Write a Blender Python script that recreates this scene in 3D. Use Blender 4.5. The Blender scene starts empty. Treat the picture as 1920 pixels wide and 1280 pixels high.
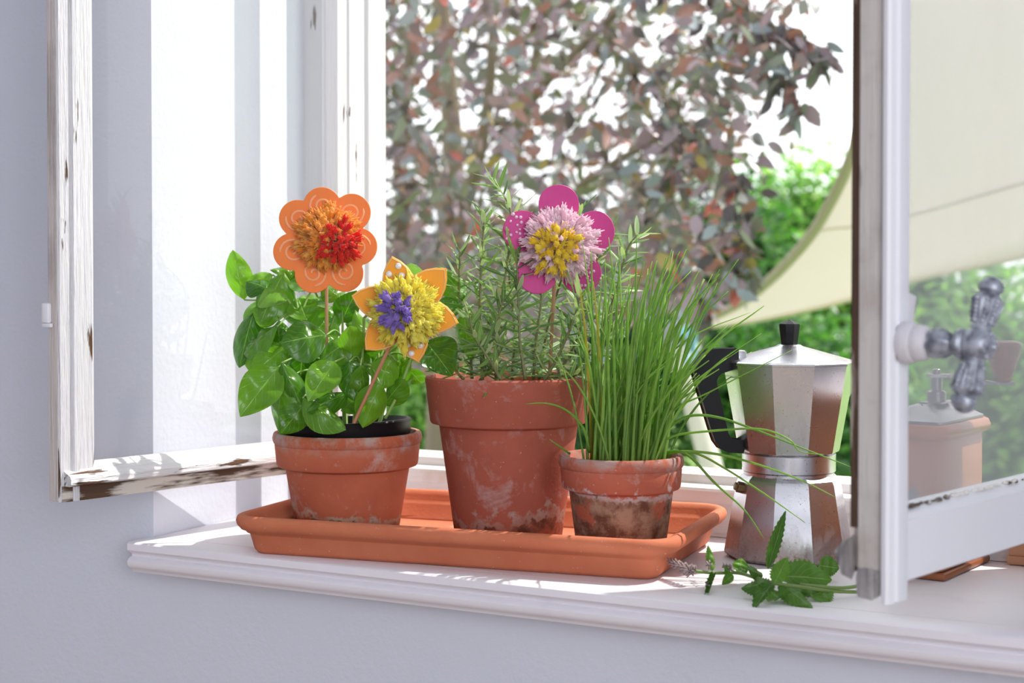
import bpy, math, random
from mathutils import Vector, Matrix, Euler
random.seed(7)
sc = bpy.context.scene
COL = sc.collection
PI = math.pi

# ------------------------------------------------------------------ camera
SZ = 0.90                      # height of the sill top above the floor
F = 3000.0                     # focal length in pixels of the 1920 wide frame
TH = math.radians(29.3)        # camera turned left of the wall normal
PITCH = math.radians(1.2)
HOR = 520.0                    # horizon row
HC = 0.252                     # camera height above the sill
CY = HOR + F * math.tan(PITCH)
ct, st = math.cos(TH), math.sin(TH)
cd = bpy.data.cameras.new('camera')
cam = bpy.data.objects.new('camera', cd)
COL.objects.link(cam)
cd.sensor_width = 36.0
cd.lens = F * 36.0 / 1920.0
cd.shift_y = (CY - 640.0) / 1920.0
cd.clip_start = 0.02
cd.clip_end = 200
cam.location = (0, 0, SZ + HC)
cam.rotation_euler = (PI / 2 - PITCH, 0, TH)
cd.dof.use_dof = True
cd.dof.focus_distance = 1.42
cd.dof.aperture_fstop = 7.0
sc.camera = cam

# ------------------------------------------------------------------ sky, sun, added room fill, exposure
w = bpy.data.worlds.new('sky')
sc.world = w
w.use_nodes = True
wn = w.node_tree
bg = wn.nodes['Background']
bg.inputs[0].default_value = (0.93, 0.965, 1.0, 1)
bg.inputs[1].default_value = 2.15

sd = bpy.data.lights.new('sun', 'SUN')
sun = bpy.data.objects.new('sun', sd)
COL.objects.link(sun)
sd.energy = 4.9
sd.color = (1.0, 0.955, 0.89)
sd.angle = math.radians(0.6)
SUN = Vector((0.415, 0.43, 0.80)).normalized()
sun.rotation_euler = SUN.to_track_quat('Z', 'Y').to_euler()
sun.location = (3, 4, 8)

ad = bpy.data.lights.new('side_fill_light', 'AREA')  # unseen fill lamp, added to brighten the room side from the right
al = bpy.data.objects.new('side_fill_light', ad)
COL.objects.link(al)
ad.shape = 'RECTANGLE'
ad.size = 1.5
ad.size_y = 2.0
ad.energy = 53
ad.color = (0.91, 0.945, 1.0)
al.location = (1.74, -1.35, 1.65)
al.rotation_euler = (0, PI / 2, 0)

vs = sc.view_settings
vs.view_transform = 'Standard'
vs.look = 'None'
vs.exposure = 0.0
vs.gamma = 1.0
vs.use_curve_mapping = False

# ------------------------------------------------------------------ coordinates
def W(X, d, z=0.0):
    """camera-ground coordinates (right, forward, height above sill) to world"""
    return Vector((X * ct - d * st, X * st + d * ct, SZ + z))
def ray(px, py):
    a = (px - 960.0) / F
    b = (CY - py) / F
    r = Vector((ct, st, 0))
    f0 = Vector((-st, ct, 0))
    fw = f0 * math.cos(PITCH) - Vector((0, 0, 1)) * math.sin(PITCH)
    up = f0 * math.sin(PITCH) + Vector((0, 0, 1)) * math.cos(PITCH)
    return r * a + up * b + fw
CAM = Vector((0, 0, SZ + HC))
FWD = Vector((-st, ct, 0))
RGT = Vector((ct, st, 0))
def at_d(px, py, d):
    v = ray(px, py)
    return CAM + v * (d / v.dot(FWD))
def at_z(px, py, z):
    v = ray(px, py)
    return CAM + v * ((z - HC) / v.z)
def at_Y(px, py, Y):
    v = ray(px, py)
    return CAM + v * (Y / v.y)
Y_WIN, Y_SILL, Y_WALL = 1.446, 1.146, 1.1815

# ------------------------------------------------------------------ object helpers
def tag(o, label=None, cat=None, group=None, kind=None):
    if label: o['label'] = label
    if cat: o['category'] = cat
    if group: o['group'] = group
    if kind: o['kind'] = kind
    return o
def empty(name, loc=(0, 0, 0), rot=(0, 0, 0), parent=None):
    o = bpy.data.objects.new(name, None)
    COL.objects.link(o)
    o.empty_display_size = 0.02
    o.location = loc
    o.rotation_euler = rot
    if parent: o.parent = parent
    return o
def inst(name, mesh, parent=None, mat4=None):
    o = bpy.data.objects.new(name, mesh)
    COL.objects.link(o)
    if parent: o.parent = parent
    if mat4 is not None: o.matrix_local = mat4
    return o

class MB:
    def __init__(s):
        s.v = []; s.f = []; s.m = []; s.uv = []; s.hasuv = False
    def add(s, verts, faces, mi=0, M=None, uv=None):
        n = len(s.v)
        for p in verts:
            p = Vector(p)
            s.v.append(M @ p if M is not None else p)
        if uv: s.hasuv = True
        s.uv += list(uv) if uv else [(0, 0)] * len(verts)
        for f in faces:
            s.f.append([i + n for i in f]); s.m.append(mi)
        return s
    def box(s, x0, x1, y0, y1, z0, z1, mi=0, M=None, bev=0.0):
        if bev <= 0:
            vs = [(x, y, z) for z in (z0, z1) for y in (y0, y1) for x in (x0, x1)]
            return s.add(vs, [(0, 2, 3, 1), (4, 5, 7, 6), (0, 1, 5, 4), (2, 6, 7, 3), (0, 4, 6, 2), (1, 3, 7, 5)], mi, M)
        b = bev
        prof = []
        for (cx, cy, a0) in ((x1 - b, y1 - b, 0), (x0 + b, y1 - b, 90), (x0 + b, y0 + b, 180), (x1 - b, y0 + b, 270)):
            for k in range(3):
                a = math.radians(a0 + 45 * k)
                prof.append((cx, cy, math.cos(a), math.sin(a)))
        rings = []
        for (z, ins) in ((z0, b), (z0 + b * .3, b * .3), (z0 + b, 0), (z1 - b, 0), (z1 - b * .3, b * .3), (z1, b)):
            rings.append([(cx + (b - ins) * ca, cy + (b - ins) * sa, z) for (cx, cy, ca, sa) in prof])
        return s.loft(rings, True, True, mi, M)
    def loft(s, rings, cap0=True, cap1=True, mi=0, M=None, closed=True, uv=None):
        n = len(rings[0]); vs = [p for r in rings for p in r]; fs = []
        for i in range(len(rings) - 1):
            for j in range(n if closed else n - 1):
                k = (j + 1) % n
                fs.append((i * n + j, i * n + k, (i + 1) * n + k, (i + 1) * n + j))
        if cap0: fs.append(tuple(reversed(range(n))))
        if cap1: fs.append(tuple((len(rings) - 1) * n + j for j in range(n)))
        return s.add(vs, fs, mi, M, uv)
    def lathe(s, prof, n=48, mi=0, M=None, cap0=True, cap1=True, a0=0.0):
        rings = []
        for (r, z) in prof:
            rings.append([(r * math.cos(a0 + 2 * PI * k / n), r * math.sin(a0 + 2 * PI * k / n), z) for k in range(n)])
        return s.loft(rings, cap0, cap1, mi, M)
    def prism(s, poly, z0, z1, mi=0, M=None):
        """poly: CCW list of (x,y) extruded in z"""
        return s.loft([[(x, y, z0) for x, y in poly], [(x, y, z1) for x, y in poly]], True, True, mi, M)
    def tube(s, pts, rad, n=6, mi=0, M=None, cap=True):
        pts = [Vector(p) for p in pts]
        if not isinstance(rad, (list, tuple)): rad = [rad] * len(pts)
        t0 = (pts[1] - pts[0]).normalized()
        ref = Vector((0, 0, 1)) if abs(t0.z) < 0.9 else Vector((1, 0, 0))
        u = t0.cross(ref).normalized()
        rings = []
        for i, p in enumerate(pts):
            t = (pts[min(i + 1, len(pts) - 1)] - pts[max(i - 1, 0)]).normalized()
            u = (u - t * u.dot(t))
            if u.length < 1e-6: u = t.orthogonal()
            u.normalize()
            v = t.cross(u)
            rings.append([tuple(p + (u * math.cos(2 * PI * k / n) + v * math.sin(2 * PI * k / n)) * rad[i]) for k in range(n)])
        return s.loft(rings, cap, cap, mi, M)
    def sphere(s, c, r, nu=10, nv=6, mi=0, sq=(1, 1, 1)):
        rings = []
        for i in range(nv + 1):
            a = -PI / 2 + PI * i / nv
            rr = max(math.cos(a), 0.02) * r
            rings.append([(c[0] + rr * math.cos(2 * PI * k / nu) * sq[0], c[1] + rr * math.sin(2 * PI * k / nu) * sq[1], c[2] + r * math.sin(a) * sq[2]) for k in range(nu)])
        return s.loft(rings, True, True, mi)
    def mesh(s, name, mats, smooth=40):
        me = bpy.data.meshes.new(name)
        me.from_pydata([tuple(p) for p in s.v], [], s.f)
        if not isinstance(mats, (list, tuple)): mats = [mats]
        for m in mats: me.materials.append(m)
        if len(mats) > 1: me.polygons.foreach_set('material_index', s.m)
        if s.hasuv:
            ul = me.uv_layers.new(name='UVMap')
            li = [0] * len(me.loops)
            me.loops.foreach_get('vertex_index', li)
            flat = []
            for i in li: flat += s.uv[i]
            ul.data.foreach_set('uv', flat)
        if smooth is not None:
            me.polygons.foreach_set('use_smooth', [True] * len(me.polygons))
            if smooth < 180: me.set_sharp_from_angle(angle=math.radians(smooth))
        me.update()
        return me
    def build(s, name, mats, parent=None, smooth=40, mat4=None):
        return inst(name, s.mesh(name, mats, smooth), parent, mat4)

def spline(pts, n=8):
    """Catmull-Rom through the points"""
    pts = [Vector(p) for p in pts]
    P = [pts[0] * 2 - pts[1]] + pts + [pts[-1] * 2 - pts[-2]]
    out = []
    for i in range(1, len(P) - 2):
        for k in range(n):
            t = k / n
            a, b, c, d = P[i - 1], P[i], P[i + 1], P[i + 2]
            out.append(0.5 * ((2 * b) + (c - a) * t + (2 * a - 5 * b + 4 * c - d) * t * t + (3 * b - a - 3 * c + d) * t ** 3))
    out.append(pts[-1])
    return out

# ------------------------------------------------------------------ materials
def lin(r, g, b):
    f = lambda c: (c / 255 / 12.92) if c <= 10 else ((c / 255 + 0.055) / 1.055) ** 2.4
    return (f(r), f(g), f(b), 1)
class NT:
    def __init__(s, name):
        s.mat = bpy.data.materials.new(name)
        s.mat.use_nodes = True
        s.t = s.mat.node_tree
        s.b = s.t.nodes['Principled BSDF']
        s.out = s.t.nodes['Material Output']
    def n(s, typ, **kw):
        nd = s.t.nodes.new(typ)
        for k, v in kw.items(): setattr(nd, k, v)
        return nd
    def l(s, a, b): s.t.links.new(a, b)
    def coord(s, which='Object', scale=(1, 1, 1), loc=(0, 0, 0)):
        tc = s.n('ShaderNodeTexCoord'); mp = s.n('ShaderNodeMapping')
        mp.inputs['Scale'].default_value = scale
        mp.inputs['Location'].default_value = loc
        s.l(tc.outputs[which], mp.inputs[0])
        return mp.outputs[0]
    def noise(s, vec, scale=10, detail=4, rough=0.55, dist=0.0):
        nd = s.n('ShaderNodeTexNoise')
        nd.inputs['Scale'].default_value = scale
        nd.inputs['Detail'].default_value = detail
        nd.inputs['Roughness'].default_value = rough
        nd.inputs['Distortion'].default_value = dist
        if vec is not None: s.l(vec, nd.inputs['Vector'])
        return nd.outputs['Fac']
    def ramp(s, fac, stops, interp='LINEAR'):
        nd = s.n('ShaderNodeValToRGB')
        cr = nd.color_ramp
        cr.interpolation = interp
        while len(cr.elements) < len(stops): cr.elements.new(0.5)
        for e, (p, c) in zip(cr.elements, stops):
            e.position = p
            e.color = c if hasattr(c, '__len__') else (c, c, c, 1)
        s.l(fac, nd.inputs[0])
        return nd.outputs[0]
    def mix(s, fac, a, b, mode='MIX'):
        nd = s.n('ShaderNodeMix', data_type='RGBA', blend_type=mode)
        for sock, v in ((nd.inputs[0], fac), (nd.inputs[6], a), (nd.inputs[7], b)):
            if hasattr(v, 'is_output') or isinstance(v, bpy.types.NodeSocket): s.l(v, sock)
            else: sock.default_value = v
        return nd.outputs[2]
    def math(s, op, a, b=None, c=None, clamp=False):
        nd = s.n('ShaderNodeMath', operation=op, use_clamp=clamp)
        for i, v in enumerate((a, b, c)):
            if v is None: continue
            if isinstance(v, bpy.types.NodeSocket): s.l(v, nd.inputs[i])
            else: nd.inputs[i].default_value = v
        return nd.outputs[0]
    def bump(s, h, strength=0.3, dist=0.002):
        nd = s.n('ShaderNodeBump')
        nd.inputs['Strength'].default_value = strength
        nd.inputs['Distance'].default_value = dist
        s.l(h, nd.inputs['Height'])
        s.l(nd.outputs[0], s.b.inputs['Normal'])
    def set(s, **kw):
        names = dict(col='Base Color', rough='Roughness', metal='Metallic', spec='Specular IOR Level', alpha='Alpha', trans='Transmission Weight', ior='IOR', coat='Coat Weight', sheen='Sheen Weight')
        for k, v in kw.items():
            i = s.b.inputs[names[k]]
            if isinstance(v, bpy.types.NodeSocket): s.l(v, i)
            else: i.default_value = v
        return s
    def translucent(s, fac, col):
        tr = s.n('ShaderNodeBsdfTranslucent')
        mx = s.n('ShaderNodeMixShader')
        if isinstance(col, bpy.types.NodeSocket): s.l(col, tr.inputs[0])
        else: tr.inputs[0].default_value = col
        mx.inputs[0].default_value = fac
        s.l(s.b.outputs[0], mx.inputs[1]); s.l(tr.outputs[0], mx.inputs[2])
        s.l(mx.outputs[0], s.out.inputs['Surface'])
        return s

def plain(name, col, rough=0.5, metal=0.0, spec=0.5):
    return NT(name).set(col=col, rough=rough, metal=metal, spec=spec).mat

def m_plaster():
    t = NT('plaster')
    c = t.coord('Object')
    n1 = t.noise(c, 3, 3); n2 = t.noise(c, 160, 3); n3 = t.noise(c, 35, 3)
    t.set(col=t.mix(n1, lin(208, 211, 221), lin(216, 218, 228)), rough=0.8, spec=0.25)
    t.bump(t.math('ADD', n2, t.math('MULTIPLY', n3, 1.5)), 0.35, 0.0015)
    return t.mat
def m_paint(name, base=(224, 223, 227), chip=(120, 84, 58), amount=0.64, axis='z', soft=0.02, crack=0.5, grime=(196, 190, 180), grime_at=0.62):
    """old white gloss paint, chipped down to the wood; grain runs along the given axis"""
    t = NT(name)
    s = {'z': (1, 1, .16), 'x': (.16, 1, 1), 'y': (1, .16, 1)}[axis]
    sf = {'z': (1, 1, .06), 'x': (.06, 1, 1), 'y': (1, .06, 1)}[axis]
    c = t.coord('Object', s); cf = t.coord('Object', sf); co = t.coord('Object')
    big = t.noise(c, 38, 5, .62); fine = t.noise(cf, 260, 4, .6); patch = t.noise(co, 9, 2)
    m = t.math('ADD', t.math('MULTIPLY', big, .62), t.math('ADD', t.math('MULTIPLY', fine, .16), t.math('MULTIPLY', patch, .3)))
    chipm = t.ramp(m, [(amount, 0.0), (amount + soft, 1.0)])
    gr = t.ramp(t.noise(co, 14, 4), [(grime_at, 0.0), (min(grime_at + .2, .99), 1.0)])
    col = t.mix(gr, lin(*base), lin(*grime))
    wood = t.mix(fine, lin(*chip), lin(chip[0] * .6, chip[1] * .58, chip[2] * .55))
    col = t.mix(chipm, col, wood)
    t.set(col=col, rough=t.mix(chipm, (.42,) * 3 + (1,), (.85,) * 3 + (1,)), spec=.4)
    h = t.math('SUBTRACT', t.math('MULTIPLY', fine, crack), chipm)
    t.bump(h, min(.35 + crack * .5, 1.0), 0.0014 + .0030 * crack)
    return t.mat
def m_terracotta(name, base, dark, pale, band=None, rim=None, seed=0.0, dust=0.6):
    """unglazed clay with lime bloom; band = (z of the tide line, softness, colour, dirt colour); rim = z above which lime sits"""
    t = NT(name)
    c = t.coord('Object', loc=(seed, seed * .7, 0))
    n1 = t.noise(c, 14, 5, .6); n2 = t.noise(c, 60, 5, .65); n3 = t.noise(c, 320, 3, .6); n4 = t.noise(c, 24, 5, .7, .6)
    col = t.mix(t.ramp(n1, [(.35, 0.0), (.7, 1.0)]), lin(*base), lin(*dark))
    m = t.ramp(t.math('ADD', t.math('MULTIPLY', n4, .7), t.math('MULTIPLY', n2, .3)), [(dust, 0.0), (dust + .14, .75)])
    col = t.mix(m, col, lin(*pale))
    sep = t.n('ShaderNodeSeparateXYZ')
    t.l(t.coord('Object'), sep.inputs[0])
    z = sep.outputs[2]
    if band:
        zb, soft, bc, dc = band
        zz = t.math('ADD', z, t.math('MULTIPLY', t.math('SUBTRACT', n1, .5), -soft * 7.0))
        zz = t.math('ADD', zz, t.math('MULTIPLY', t.math('SUBTRACT', n2, .5), -soft * 4.0))
        low = t.math('SMOOTH_MIN', t.math('DIVIDE', t.math('SUBTRACT', zb, zz), soft), 1.0, .1, clamp=True)
        dirt = t.mix(t.ramp(n2, [(.38, 0.0), (.62, 1.0)]), lin(dc[0] * 1.12, dc[1] * 1.14, dc[2] * 1.16), lin(dc[0] * .55, dc[1] * .48, dc[2] * .44))
        dirt = t.mix(t.ramp(n4, [(.54, 0.0), (.60, .9)]), dirt, lin(base[0] * .95, base[1] * .85, base[2] * .75))
        col = t.mix(t.math('MULTIPLY', low, .85), col, dirt)
        edge = t.math('MULTIPLY', t.math('MULTIPLY', low, t.math('SUBTRACT', 1.0, low)), 3.4)
        col = t.mix(t.math('MULTIPLY', edge, t.ramp(n2, [(.35, .1), (.6, 1.0)]), clamp=True), col, lin(*bc))
    if rim:
        up = t.math('DIVIDE', t.math('SUBTRACT', z, rim[0]), rim[1], clamp=True)
        col = t.mix(t.math('MULTIPLY', up, t.ramp(n2, [(.42, 0.0), (.62, .85)])), col, lin(*rim[2]))
    speck = t.ramp(n3, [(.70, 0.0), (.74, .5)])
    col = t.mix(speck, col, lin(235, 215, 200))
    t.set(col=col, rough=.78, spec=.28)
    t.bump(t.math('ADD', n3, t.math('MULTIPLY', n2, .8)), .22, .001)
    return t.mat
def m_leaf(name, c1, c2, vein, under=None, trans=.35, rough=.38, island=True, veinw=.045, side=9.0, tcol=None):
    t = NT(name)
    rnd = t.n('ShaderNodeNewGeometry').outputs['Random Per Island'] if island else t.n('ShaderNodeObjectInfo').outputs['Random']
    tc = t.n('ShaderNodeTexCoord'); sep = t.n('ShaderNodeSeparateXYZ')
    t.l(tc.outputs['UV'], sep.inputs[0])
    u, v = sep.outputs[0], sep.outputs[1]
    au = t.math('ABSOLUTE', u)
    mid = t.math('SUBTRACT', 1.0, t.math('DIVIDE', au, veinw), clamp=True)
    ph = t.math('SUBTRACT', t.math('MULTIPLY', v, side), t.math('MULTIPLY', au, 2.6))
    sv = t.math('FRACT', ph)
    sv = t.math('ABSOLUTE', t.math('SUBTRACT', sv, .5))
    svm = t.math('MULTIPLY', t.math('SUBTRACT', 1.0, t.math('DIVIDE', sv, .07), clamp=True), .45)
    veinm = t.math('MAXIMUM', mid, svm)
    base = t.mix(rnd, lin(*c1), lin(*c2))
    col = t.mix(t.math('MULTIPLY', veinm, .8), base, lin(*vein))
    if under:
        bf = t.n('ShaderNodeNewGeometry').outputs['Backfacing']
        col = t.mix(bf, col, lin(*under))
    t.set(col=col, rough=rough, spec=.5)
    t.bump(t.math('SUBTRACT', 1.0, veinm), .35, .0015)
    if tcol: t.translucent(trans, lin(*tcol))
    else: t.translucent(trans, t.mix(1.0, col, (1.3, 1.6, .6, 1), 'MULTIPLY'))
    return t.mat
def m_wool(name, c1, c2):
    t = NT(name)
    rnd = t.n('ShaderNodeNewGeometry').outputs['Random Per Island']
    n = t.noise(t.coord('Object'), 900, 2)
    t.set(col=t.mix(rnd, lin(*c1), lin(*c2)), rough=.95, spec=.1, sheen=.6)
    t.bump(n, .8, .0006)
    col = t.mix(rnd, lin(*c1), lin(*c2))
    t.translucent(.5, col)
    return t.mat
def m_wood(name, c1, c2, axis='z', scale=60, rough=.5):
    t = NT(name)
    s = {'z': (1, 1, .05), 'x': (.05, 1, 1), 'y': (1, .05, 1)}[axis]
    n1 = t.noise(t.coord('Object', s), scale, 4, .6, .8)
    n2 = t.noise(t.coord('Object', s), scale * 6, 3)
    t.set(col=t.mix(t.math('ADD', t.math('MULTIPLY', n1, .8), t.math('MULTIPLY', n2, .25)), lin(*c1), lin(*c2)), rough=rough)
    t.bump(n2, .15, .0005)
    return t.mat
def m_glass(name, haze, tint=(1, 1, 1, 1)):
    """window pane: clear, with a film of old dirt"""
    t = NT(name)
    tr = t.n('ShaderNodeBsdfTransparent'); tr.inputs[0].default_value = tint
    gl = t.n('ShaderNodeBsdfGlossy'); gl.inputs['Roughness'].default_value = .0
    df = t.n('ShaderNodeBsdfDiffuse'); df.inputs[0].default_value = (.85, .87, .9, 1)
    tl = t.n('ShaderNodeBsdfTranslucent'); tl.inputs[0].default_value = (.85, .87, .9, 1)
    fr = t.n('ShaderNodeFresnel'); fr.inputs[0].default_value = 1.45
    front = t.math('SUBTRACT', 1.0, t.n('ShaderNodeNewGeometry').outputs['Backfacing'])
    frf = t.math('MULTIPLY', fr.outputs[0], front)
    d2 = t.n('ShaderNodeMixShader'); d2.inputs[0].default_value = .5
    t.l(df.outputs[0], d2.inputs[1]); t.l(tl.outputs[0], d2.inputs[2])
    m1 = t.n('ShaderNodeMixShader'); m2 = t.n('ShaderNodeMixShader')
    nz = t.noise(t.coord('Object'), 6, 3)
    t.l(t.math('MULTIPLY', t.math('MULTIPLY', t.ramp(nz, [(.3, .75), (.7, 1.0)]), haze), front), m1.inputs[0])
    t.l(tr.outputs[0], m1.inputs[1]); t.l(d2.outputs[0], m1.inputs[2])
    t.l(frf, m2.inputs[0])
    t.l(m1.outputs[0], m2.inputs[1]); t.l(gl.outputs[0], m2.inputs[2])
    t.l(m2.outputs[0], t.out.inputs['Surface'])
    return t.mat
def m_aluminium():
    t = NT('aluminium_tarnished')
    c = t.coord('Object')
    n1 = t.noise(c, 40, 4, .6); n2 = t.noise(c, 420, 3, .6); n3 = t.noise(t.coord('Object', (1, 1, .25)), 70, 5, .7, .5)
    sep = t.n('ShaderNodeSeparateXYZ'); t.l(c, sep.inputs[0]); z = sep.outputs[2]
    col = t.mix(n1, lin(222, 221, 225), lin(196, 195, 200))
    zz = t.math('ADD', z, t.math('MULTIPLY', t.math('SUBTRACT', n3, .5), .06))
    rust = t.math('DIVIDE', t.math('SUBTRACT', .032, zz), .028, clamp=True)
    rustm = t.math('MULTIPLY', rust, t.ramp(n2, [(.3, .45), (.62, 1.0)]))
    up = t.math('MULTIPLY', t.ramp(t.math('ABSOLUTE', t.math('SUBTRACT', z, .112)), [(0.0, .45), (.03, 0.0)]), t.ramp(n3, [(.52, 0.0), (.7, .8)]))
    rustm = t.math('MAXIMUM', rustm, up)
    spot = t.ramp(n2, [(.66, 0.0), (.7, 1.0)])
    col = t.mix(t.math('MULTIPLY', spot, .6), col, lin(110, 96, 84))
    col = t.mix(t.math('MULTIPLY', rustm, .8), col, lin(126, 78, 46))
    t.set(col=col, metal=t.math('SUBTRACT', 1.0, t.math('MULTIPLY', rustm, .75)), rough=t.math('ADD', .2, t.math('MULTIPLY', n1, .18)))
    t.bump(n2, .1, .0004)
    return t.mat

M = {}
M['plaster'] = m_plaster()
M['paint_z'] = m_paint('old_white_paint_upright', base=(216, 214, 216), amount=.635, axis='z')
M['paint_x'] = m_paint('old_white_paint_rail', amount=.74, axis='x')
M['paint_clean'] = m_paint('white_paint_clean', base=(238, 237, 241), amount=.80, axis='x', crack=.15, grime=(226, 222, 226))
M['paint_sill'] = m_paint('white_paint_sill', base=(236, 231, 236), amount=.815, axis='x', crack=.12, grime=(222, 214, 220), chip=(120, 105, 95))
M['bare_x'] = m_paint('bare_weathered_rail', base=(214, 206, 196), chip=(104, 78, 58), amount=.54, axis='x', soft=.05)
M['bare_z'] = m_paint('bare_weathered_upright', base=(206, 199, 194), chip=(92, 72, 60), amount=.66, axis='z', soft=.06, grime=(170, 160, 150), grime_at=.5)
M['glass_l'] = m_glass('pane_clear', .10)
M['glass_r'] = m_glass('pane_dusty', .42)
M['iron'] = None

# ================================================================== the setting
XL = at_Y(287.5, 900, Y_WALL).x          # left corner of the window niche at the wall face
XL2 = at_Y(572, 900, Y_WIN).x            # where the splayed reveal meets the frame
XO = at_Y(709, 700, 1.505).x             # left edge of the clear opening
HL = W(-0.157, 1.735)                    # hinge of the left sash
HR = W(0.519, 1.358)                     # hinge of the right sash
XR = HR.x + 0.012                        # right edge of the clear opening
XR2 = XR + 0.055
XRW = XR2 + (XL2 - XL)
ZTOP = 1.55                              # head of the niche above the sill
Y_OUT = 1.56
SIL_T = 0.030

def structure(o): return tag(o, kind='structure')

b = MB()
zc = 2.6
b.prism([(-2.3, Y_WALL), (XL, Y_WALL), (XL2, Y_WIN), (XL2, Y_OUT), (-2.3, Y_OUT)], 0, zc)
b.prism([(XRW, Y_WALL), (1.7, Y_WALL), (1.7, Y_OUT), (XR2, Y_OUT), (XR2, Y_WIN)], 0, zc)
b.prism([(XL, Y_WALL), (XRW, Y_WALL), (XR2, Y_WIN), (XR2, Y_OUT), (XL2, Y_OUT), (XL2, Y_WIN)], 0, SZ - SIL_T)
b.prism([(XL, Y_WALL), (XRW, Y_WALL), (XR2, Y_WIN), (XR2, Y_OUT), (XL2, Y_OUT), (XL2, Y_WIN)], SZ + ZTOP, zc)
structure(b.build('wall_window', M['plaster'], smooth=None))
b = MB(); b.box(-2.3, 1.7, -2.7, Y_OUT, -.1, 0)
structure(b.build('floor', m_wood('oak_floor', (196, 172, 148), (170, 144, 118), 'y', 20)))
b = MB(); b.box(-2.3, 1.7, -2.7, Y_OUT, zc, zc + .1)
structure(b.build('ceiling', M['plaster'], smooth=None))
b = MB(); b.box(-2.4, -2.3, -2.7, Y_OUT, 0, zc)
structure(b.build('wall_left', M['plaster'], smooth=None))
b = MB()      # right wall with an opening added for the unseen fill lamp
b.box(1.7, 1.8, -2.7, -2.4, 0, zc); b.box(1.7, 1.8, -.3, Y_OUT, 0, zc)
b.box(1.7, 1.8, -2.4, -.3, 0, .85); b.box(1.7, 1.8, -2.4, -.3, 2.45, zc)
structure(b.build('wall_right', M['plaster'], smooth=None))
b = MB(); b.box(-2.4, 1.8, -2.8, -2.7, 0, zc)
structure(b.build('wall_back', M['plaster'], smooth=None))

# window sill: a moulded nosing board in front, the deep board behind
xs0 = at_z(233, 1017, 0).x
xs1 = XRW + .30
def nosing_profile():
    y0, y1 = Y_SILL, Y_WALL - .0004
    p = [(y1, 0), (y0 + .002, 0), (y0, -.0015), (y0, -.0075), (y0 + .0018, -.0090), (y0 + .0060, -.0112), (y0 + .0068, -.0138),
         (y0 + .0025, -.0152), (y0 - .0002, -.0180), (y0 + .0002, -.0215), (y0 + .0025, -.0248), (y0 + .006, -.0258), (y0 + .008, -.0295), (y1, -.0295)]
    return p
sill = structure(empty('trim_1', (0, 0, SZ)))
b = MB()
pr = nosing_profile()
b.loft([[(x, y, z) for (y, z) in pr] for x in (xs1, xs0 + .0016, xs0)], True, True)
# soften the cut end a touch
b.build('nosing_board', M['paint_sill'], sill, smooth=50)
b = MB()
ya, yb = Y_WALL + .0008, Y_WIN + .02
fx = lambda y: (y - Y_WALL) / (Y_WIN - Y_WALL)
b.prism([(XL + .0015 + (XL2 - XL) * fx(ya), ya), (XRW - .0015 - (XRW - XR2) * fx(ya), ya), (XR2 - .001, Y_WIN), (XR2 - .001, yb), (XL2 + .001, yb), (XL2 + .001, Y_WIN)], -.0295, 0)
b.build('sill_board', M['paint_sill'], sill, smooth=None)

# fixed window frame
wf = structure(empty('window_1', (0, 0, SZ)))
b = MB()
pr = [(Y_WIN, 0.0005), (Y_WIN, .0335), (Y_WIN - .004, .0335), (Y_WIN - .0045, .045), (Y_WIN - .003, .0475), (Y_WIN + .018, .049), (Y_WIN + .0195, .0575), (Y_WIN + .024, .0595), (Y_WIN + .058, .0600), (Y_WIN + .066, .054), (Y_WIN + .10, .046), (Y_WIN + .10, .0005)]
b.loft([[(x, y, z) for (y, z) in pr] for x in (XR + .0225, XO - .0225)], True, True)
b.build('bottom_rail', m_paint('old_white_paint_frame', base=(238, 236, 236), amount=.75, axis='x', grime=(205, 198, 186), grime_at=.56), wf, smooth=30)
for side, (xa, xb) in (('l', (XL2, XO)), ('r', (XR2, XR))):
    s = 1 if side == 'l' else -1
    b = MB()
    poly = [(xa, Y_WIN), (xb - s * .024, Y_WIN), (xb - s * .022, Y_WIN + .002), (xb - s * .022, Y_WIN + .018), (xb - s * .010, Y_WIN + .019), (xb - s * .008, Y_WIN + .021), (xb - s * .008, Y_WIN + .040), (xb - s * .001, Y_WIN + .042), (xb, Y_WIN + .044), (xb, Y_WIN + .075), (xa, Y_WIN + .10)]
    if s < 0: poly = poly[::-1]
    b.prism(poly, .0005, ZTOP)
    b.build('jamb', M['paint_z'], wf, smooth=30)
b = MB(); b.box(XL2, XR2, Y_WIN, Y_WIN + .09, ZTOP - .06, ZTOP)
b.build('head', M['paint_clean'], wf, smooth=None)

# ------------------------------------------------------------------ left casement sash (its outer face shows)
def rot_of(dirv): return math.atan2(dirv.y, dirv.x)
FL = W(-.406, 1.433) - W(-.157, 1.735)
LL = FL.length
ls = empty('casement_sash', HL, (0, 0, rot_of(FL)))
tag(ls, 'left casement sash swung into the room, chipped white paint, clear pane', 'window sash', 'inward opening casement sashes')
T = .0155
ZT = 1.48
b = MB()
b.prism([(LL, -.002), (LL - .0012, 0), (LL - .013, 0), (LL - .0145, .0022), (LL - .0195, .0022), (LL - .021, 0), (LL - .036, -.0005), (LL - .0435, -.009), (LL - .0435, -T), (LL, -T)], .05, ZT)
b.build('stile', m_paint('left_sash_stile_paint', base=(216, 214, 217), amount=.635, axis='z', crack=1.0, grime=(222, 216, 208)), ls, smooth=30)
b = MB()
b.prism([(.004, -T), (.052, -T), (.052, -.009), (.043, -.001), (.030, 0), (.028, .0015), (.022, .0015), (.020, 0), (.004, 0)], .05, ZT)
b.build('stile', M['paint_z'], ls, smooth=30)
b = MB()
pr = [(-T, .0497), (.0006, .0497), (.0006, .064), (-T, .064)]
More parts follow.
